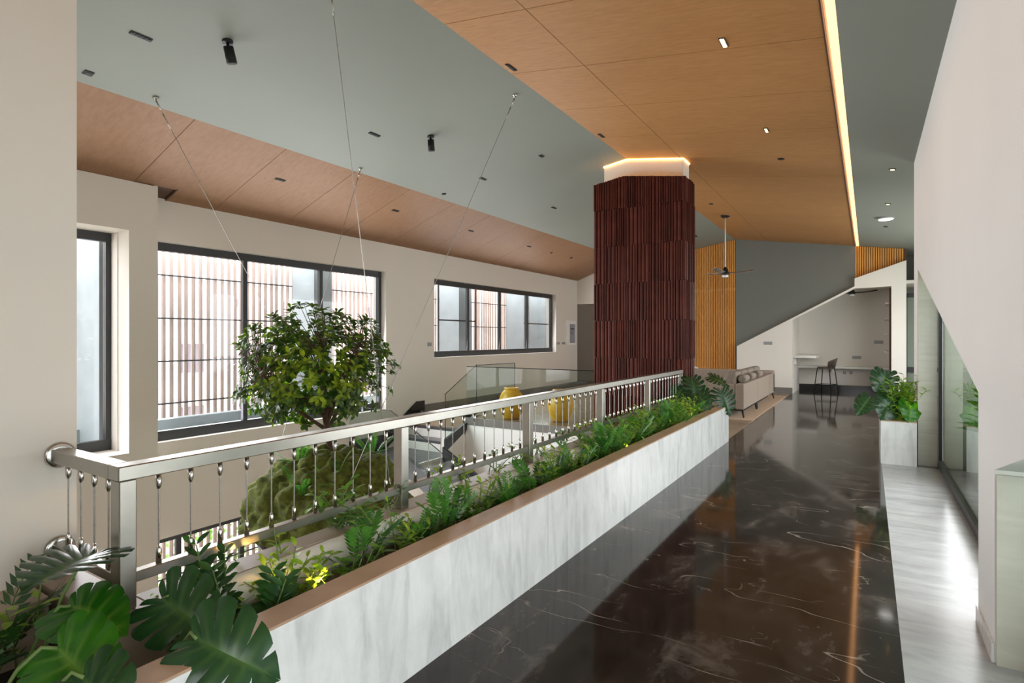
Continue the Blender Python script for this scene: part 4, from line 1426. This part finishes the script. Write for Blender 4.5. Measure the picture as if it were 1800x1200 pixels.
# zz plants near the corner post
for k, (x, y, h, lab) in enumerate(((-2.22, 1.32, .40, 'glossy upright plant right of the corner post, larger one'), (-2.10, 1.42, .30, 'glossy upright plant right of the corner post, smaller one'))):
    t = thing('zz_plant', lab, 'plant', (x, y, .30), 'glossy upright plants near the corner post')
    for s in range(5 if k == 0 else 3):
        d = rnd_dir(rs, 60, 85)
        b = Vector((x, y, .30)) + Vector((rs.uniform(-.03, .03), rs.uniform(-.03, .03), 0))
        hh = h * rs.uniform(.75, 1.05)
        MB().tube([b, b + d * hh], [.006, .003], 6, False).build('stem', M['stem'], t)
        sdv = d.orthogonal().normalized()
        sdv = (RT * rs.uniform(.6, 1) + BK * rs.uniform(-.6, .6)).normalized()
        for j in range(7):
            p = b + d * hh * (.3 + .7 * j / 6)
            for q in (-1, 1):
                ld = (sdv * q * .8 + d * .8).normalized()
                put(LEAF['leaf_dark'][j % 3], 'leaf', t, frame_matrix(p, ld, UP + BK * .7, .085 * (1.1 - .3 * j / 6)))

# trough planting: front row and ledge row
GX, GF, GL, GB = 'lobed-leaf plants in the trough', 'ferns in the trough', 'pale leafy shrubs in the trough', 'trailing plants on the planter ledge'
cnt = {'x': 0, 'f': 0, 'l': 0, 'b': 0, 'm': 0}
seq = []
y = 1.58
pat = 'lmxlfxmlfmxlflxmfxlmxflxmlfx'
i = 0
while y < 8.3:
    seq.append((y, pat[i % len(pat)]))
    y += 0.205 if y < 4.6 else 0.185
    i += 1
nth = ordn + ['seventeenth', 'eighteenth', 'nineteenth', 'twentieth']
for (y, kd) in seq:
    x = -2.13 + rs.uniform(-.07, .09)
    k = cnt[kd]; cnt[kd] += 1
    near = y < 5.0
    o_ = nth[min(k, 19)]
    if kd == 'x':
        ferny('lobed_plant', 'dark green lobed-leaf plant in the trough, %s of its kind from the camera' % o_, (x, y, .30), .19 if near else .21, 11, 'xanadu', rs, GX, 35, 82, .85)
    elif kd == 'f':
        ferny('trough_fern', 'fine feathery fern in the trough, %s of its kind from the camera' % o_, (x, y, .30), .21 if near else .25, 17, 'fern', rs, GF, 35, 82, .45)
    elif kd == 'l':
        leafy('pale_shrub', 'pale lime leafy shrub in the trough, %s of its kind from the camera' % o_, (x, y, .30), .38 if near else .42, 11, 10, .058, 'leaf_light', rs, GL, not near)
    else:
        leafy('green_shrub', 'mid green oval-leaved shrub in the trough, %s of its kind from the camera' % o_, (x, y, .30), .30 if near else .34, 12, 9, .062, 'leaf_mid', rs, 'mid green shrubs in the trough', not near)
y = 2.45
k = 0
while y < 8.2:
    leafy('trailing_plant', 'small trailing plant on the ledge under the railing, %s from the camera' % ordn[k], (-2.41 + rs.uniform(-.02, .02), y, RIM + .004), .17, 7, 7, .042,
          'leaf_mid' if k % 3 == 0 else 'leaf_light', rs, GB, y > 5, (0.3, 0, 0.2), .8)
    y += rs.uniform(.34, .46)
    k += 1
leafy('spilling_vine', 'mid green broad-leaved vine spilling over the ledge before the second post', (-2.40, 2.05, RIM + .004), .26, 16, 7, .065, 'leaf_mid', rs, None, False, (.2, 0, 0), 1.1)
leafy('spilling_vine', 'yellow-green vine lit by the first garden lamp', (-2.20, 1.60, .30), .38, 7, 9, .055, 'leaf_light', rs, None, False, (-.2, -.2, .3), .6)
# filler for the crowded far half of the trough
for q in range(12):
    y = 4.9 + 0.28 * q
    leafy('bushy_plant', 'bushy pale plant crowding the far half of the trough, %s from the camera' % ordn[q], (-2.15 + rs.uniform(-.05, .05), y, .30), .42, 15, 10, .052, 'leaf_light' if q % 3 else 'leaf_mid', rs, 'bushy plants in the far half of the trough', True)
leafy('bushy_plant', 'dense lime green bush in the short planter', (0.35, 8.58, .43), .60, 60, 10, .075, 'leaf_light', rs, None, True, spread=.35)
leafy('leafy_vine', 'lime bush at the front of the short planter', (0.33, 8.44, .43), .26, 12, 8, .06, 'leaf_light', rs, None, True, spread=.15)
ferny('dark_palm', 'dark fingered plant at the back of the short planter', (0.38, 9.1, .43), .30, 8, 'dark', rs, None, 55, 80, 1.2)

# clay pots half sunk in the soil, and little garden lamps
for k, (x, y, lab) in enumerate(((-2.02, 1.52, 'red clay pot sunk in the soil near the first garden lamp'), (-2.12, 0.80, 'red clay pot sunk in the soil beneath the bright monstera'), (-2.05, 2.55, 'red clay pot sunk in the soil before the second railing post'))):
    p = thing('clay_pot', lab, 'pot', (x, y, .301), 'clay pots in the soil')
    MB().lathe([(0.05, 0), (0.065, 0.06), (0.068, 0.075), (0.058, 0.075), (0.05, 0.05)], (x, y, .301), 20).build('body', M['terra_pot'], p)
    MB().lathe([(0.05, 0.04), (0.02, 0.05)], (x, y, .301), 14).build('soil', M['soil'], p)


def garden_lamp(x, y, z, label, power, aim):
    t = thing('garden_lamp', label, 'lamp', (x, y, z), 'garden lamps in the planters')
    MB().tube([(x, y, z), (x, y, z + .09)], .006, 6).build('spike', M['black'], t)
    MB().lathe([(0.012, 0.08), (0.022, 0.09), (0.024, 0.13), (0.018, 0.131)], (x, y, z), 12).build('head', M['black'], t)
    MB().lathe([(0.017, 0.1305), (0.016, 0.138), (0.008, 0.142)], (x, y, z), 12).build('lens', M['lamp'], t)
    l = bpy.data.lights.new('garden_lamp_light', 'SPOT')
    l.energy = power; l.color = (1.0, 0.56, 0.16); l.spot_size = radians(110); l.spot_blend = .6; l.shadow_soft_size = .015
    lo = bpy.data.objects.new('garden_lamp_light', l); COL.objects.link(lo)
    lo.parent = t
    lo.location = (0, 0, .16)
    d = Vector(aim)
    lo.rotation_euler = d.to_track_quat('-Z', 'Y').to_euler()


garden_lamp(-2.03, 1.66, .30, 'small warm garden lamp near the first railing bay', 7.0, (-.5, -.25, .8))
garden_lamp(-2.02, 5.35, .30, 'small warm garden lamp in the middle of the trough', 3.0, (-.6, 0, .6))
garden_lamp(-1.98, 7.75, .30, 'small warm garden lamp near the far end of the trough', 3.0, (-.5, -.2, .7))
garden_lamp(-2.40, 4.05, .54, 'small warm garden lamp on the ledge by the third post', 2.0, (-.1, .1, .9))
garden_lamp(0.42, 8.46, .43, 'small warm garden lamp in the short planter', 2.0, (-.1, .3, .8))

# ------------------------------------------------------------------ hanging tree on a moss mound
MCX, MCY = -4.86, 4.08
mo = thing('hanging_moss_planter', 'moss covered bowl hanging on wires with a bushy tree', 'hanging planter', (MCX, MCY, -0.45))
NL, NB = 150, 54
vs, fs = [], []
for i in range(NB + 1):
    v = i / NB
    for k in range(NL):
        a = 2 * pi * k / NL
        # flat dome: quarter super-ellipse from top to rim
        r = 0.80 * sin(v * pi / 2) ** 0.9
        z = 0.70 * (cos(v * pi / 2) ** 0.85 if v < 1 else 0)
        nrm = Vector((cos(a) * sin(v * pi / 2), sin(a) * sin(v * pi / 2), cos(v * pi / 2)))
        p = Vector((r * cos(a), r * sin(a), z))
        q = p * 6.5 + Vector((0.35 * noise.noise(p * 9), 0.35 * noise.noise(p * 9 + Vector((5, 1, 2))), 0))
        d1 = noise.voronoi(q)[0]
        d2 = noise.voronoi(q * 3.1)[0]
        bump_ = 0.115 * (1 - min(1, d1[0] * 1.25) ** 2) + 0.022 * (1 - min(1, d2[0] * 1.3))
        lump = 0.06 * noise.noise(p * 2.2 + Vector((3, 7, 1)))
        p = p + nrm * (bump_ + lump)
        vs.append((MCX + p.x, MCY + p.y, -0.43 + p.z))
for i in range(NB):
    for k in range(NL):
        k2 = (k + 1) % NL
        fs.append((i * NL + k, (i + 1) * NL + k, (i + 1) * NL + k2, i * NL + k2))
m_ = MB(); m_.add(vs, fs, True)
mo_s = m_.build('moss', M['moss'], mo)
MB().lathe([(0.25, -0.34), (0.62, -0.24), (0.76, -0.06), (0.80, 0.02), (0.74, 0.03)], (MCX, MCY, -0.45), 40).build('bowl', M['black'], mo)

# wires
anch = [(-6.08, 2.885), (-6.138, 5.645), (-3.483, 5.57), (-3.483, 2.885)]
rimp = [(-5.0, 4.35, 0.22), (-5.42, 3.67, -0.10), (-4.28, 3.72, 0.0), (-4.12, 4.2, -0.02)]
wl_lab = ['left one nearer the camera', 'left one farther from the camera', 'right one farther from the camera', 'right one nearest the camera']
for (ax, ay), (rx, ry, rz), lab in zip(anch, rimp, wl_lab):
    az = zg(ax)
    w = thing('hanging_wire', 'thin steel wire holding the hanging moss bowl, ' + lab, 'wire', (ax, ay, az), 'wires of the hanging tree')
    A, B = Vector((ax, ay, az - .03)), Vector((rx, ry, rz))
    d = (B - A).normalized()
    MB().tube([A, B], .0035, 5, False).build('cable', M['cable'], w)
    MB().tube([A, A + d * .10], .008, 6).tube([A + d * .14, A + d * .30], .006, 6).build('turnbuckle', M['steel_bright'], w)
    MB().lathe([(.03, .0), (.03, -.01), (.012, -.015), (.010, -.035)], (ax, ay, az), 14).build('ceiling_hook', M['steel_bright'], w)
    MB().tube([B - d * .16, B], .009, 6).build('lower_turnbuckle', M['steel_bright'], w)

# the tree grows in the moss
tr = thing('tree', 'round crowned bushy tree growing from the hanging moss mound', 'tree', (-4.85, 4.09, 0.20))
rt = random.Random(5)
CC = Vector((-5.06, 4.02, 1.23))
RX, RZ = 0.92, 0.78
T0 = Vector((-4.85, 4.09, 0.15))
T1 = Vector((-4.92, 4.07, 0.52))
T2 = Vector((-4.95, 4.06, 0.72))
tk = MB().tube([T0, T0.lerp(T1, .5) + Vector((.01, 0, 0)), T1, T2], [.055, .042, .038, .034], 10)
tk.build('trunk', M['bark'], tr)
tips = []
for k in range(9):
    a = 2 * pi * k / 9 + rt.uniform(-.3, .3)
    e = rt.uniform(.25, 1.2)
    d = Vector((cos(a) * cos(e), sin(a) * cos(e), sin(e)))
    L = rt.uniform(.5, .85)
    st0 = T1.lerp(T2, rt.random())
    p1 = st0 + d * L * .5 + Vector((0, 0, .08))
    p2 = st0 + d * L + Vector((0, 0, .12))
    MB().tube([st0, p1, p2], [.022, .016, .009], 7).build('branch', M['bark'], tr)
    tips += [p1, p2, p1.lerp(p2, .5)]
clus = []
tries = 0
while len(clus) < 430 and tries < 20000:
    tries += 1
    d = Vector((rt.gauss(0, 1), rt.gauss(0, 1), rt.gauss(0, 1))).normalized()
    rr = rt.uniform(.30, 1.0) ** .42
    lobe = 0.90 + 0.16 * noise.noise(d * 2.1 + Vector((4, 2, 9)))
    p = CC + Vector((d.x * RX * rr * lobe, d.y * RX * rr * lobe, d.z * RZ * rr * lobe))
    if noise.noise(p * 2.6 + Vector((11, 3, 5))) < -0.33: continue
    if d.z < -.75 and (p - CC).xy.length < .3: continue
    if any((p - q).length < .07 for q, _ in clus): continue
    clus.append((p, d))
tw = MB()
leaves = []
for (p, d) in clus:
    b = min(tips, key=lambda q: (q - p).length)
    tw.tube([b, b.lerp(p, .5) + Vector((0, 0, -.02)), p], [.005, .004, .003], 4, False)
    up = (d + Vector((0, 0, .6))).normalized()
    n = rt.randint(7, 10)
    sx_ = up.orthogonal().normalized(); sy_ = up.cross(sx_)
    for j in range(n):
        a = 2 * pi * j / n + rt.uniform(-.3, .3)
        out = sx_ * cos(a) + sy_ * sin(a)
        ld = (out * rt.uniform(.7, 1) + up * rt.uniform(.0, .8)).normalized()
        org = p - up * rt.uniform(0, .06)
        leaves.append((org, ld, up + out * -.3 + Vector((rt.uniform(-.3, .3), rt.uniform(-.3, .3), 0)), rt.uniform(.065, .105)))
tw.build('twigs', M['bark'], tr)['kind'] = 'stuff'
leaves.sort(key=lambda q: (q[0] - Vector((0, 0, 1.55))).length)
for (o_, ld, nr, s) in leaves[:300]:
    put(LEAF['tree_leaf'][rt.randrange(3)], 'leaf', tr, frame_matrix(o_, ld, nr, s))
fol = MB()
proto = [simple_leaf(1.0, w, f, d, 4) for (w, f, d) in ((0.24, .3, .2), (0.28, .15, .35), (0.22, .4, .1))]
for (o_, ld, nr, s) in leaves[300:]:
    fol.join(proto[rt.randrange(3)], frame_matrix(o_, ld, nr, s))
fol.build('foliage', M['tree_leaf'], tr, recalc=False)['kind'] = 'stuff'

# ferns rooted in the moss
rs = random.Random(77)
for (x, y, z, sz, kd, lab) in ((-4.45, 3.75, 0.02, .30, 'fern', 'bright fern on the right flank of the moss mound'), (-5.0, 3.78, 0.16, .26, 'fern', 'wispy fern left of the tree trunk on the moss'),
                               (-4.55, 4.35, 0.22, .24, 'fern', 'tall wispy fern behind the trunk on the moss'), (-4.62, 3.52, -0.06, .30, 'fern', 'drooping fern low on the moss mound facing the walkway')):
    ferny('moss_fern', lab, (x, y, z), sz, 7, kd, rs, 'ferns on the moss mound', 25, 75, .3)

# ------------------------------------------------------------------ outdoor planting
rs = random.Random(9)


def shrub(label, c, r, h, n, mat, group):
    t = thing('shrub', label, 'shrub', (c[0], c[1], c[2]), group)
    f = MB()
    pr_ = simple_leaf(1.0, .25, .2, .2, 3)
    for k in range(n):
        d = rnd_dir(rs, -5, 85)
        q = rs.uniform(.4, 1) ** .5
        p = Vector(c) + Vector((d.x * r * q, d.y * r * q, abs(d.z) * h * q + .03))
        f.join(pr_, frame_matrix(p, (d + Vector((0, 0, .3))).normalized(), Vector((rs.uniform(-.5, .5), rs.uniform(-.5, .5), 1)), rs.uniform(.14, .24)))
    MB().tube([c, Vector(c) + Vector((0, 0, h * .5))], [.03, .015], 6).build('stem', M['bark'], t)
    f.build('foliage', M[mat], t, recalc=False)['kind'] = 'stuff'


for k, (y, zb, r, h) in enumerate(((4.4, -3.5, .9, 1.6), (6.4, -3.5, 1.0, 1.9), (8.6, -3.5, .9, 1.5), (10.6, -3.5, 1.2, 2.2))):
    shrub('green garden shrub outside the lower left window, %s from the camera' % ordn[k], (-11.2 - .4 * (k % 2), y, zb), r, h, 420, 'leaf_mid' if k % 2 else 'leaf_light', 'garden shrubs outside the left windows')
for k, (y, r, h) in enumerate(((4.6, .40, .65), (6.0, .42, .8), (7.4, .42, .7))):
    shrub('green shrub in the outdoor planter behind the right glazing, %s from the camera' % ordn[k], (1.35, y, .50), r, h, 260, 'leaf_mid', 'shrubs in the outdoor planter')
struct(MB().box(6.2, 6.4, -8, 26, -0.2, 4.1).build('wall_light_block', M['concrete']))  # added wall that cuts the sky light coming from the right
op = thing('outdoor_planter', 'low white planter wall outside the right glazing', 'planter', (1.3, 6, -.06))
MB().box(0.98, 1.06, -2, 8.2, -.06, .57).box(1.75, 1.83, -2, 8.2, -.06, .57).build('planter_wall', M['white'], op)
MB().box(1.06, 1.75, -2, 8.2, -.06, .50).build('soil', M['soil'], op)
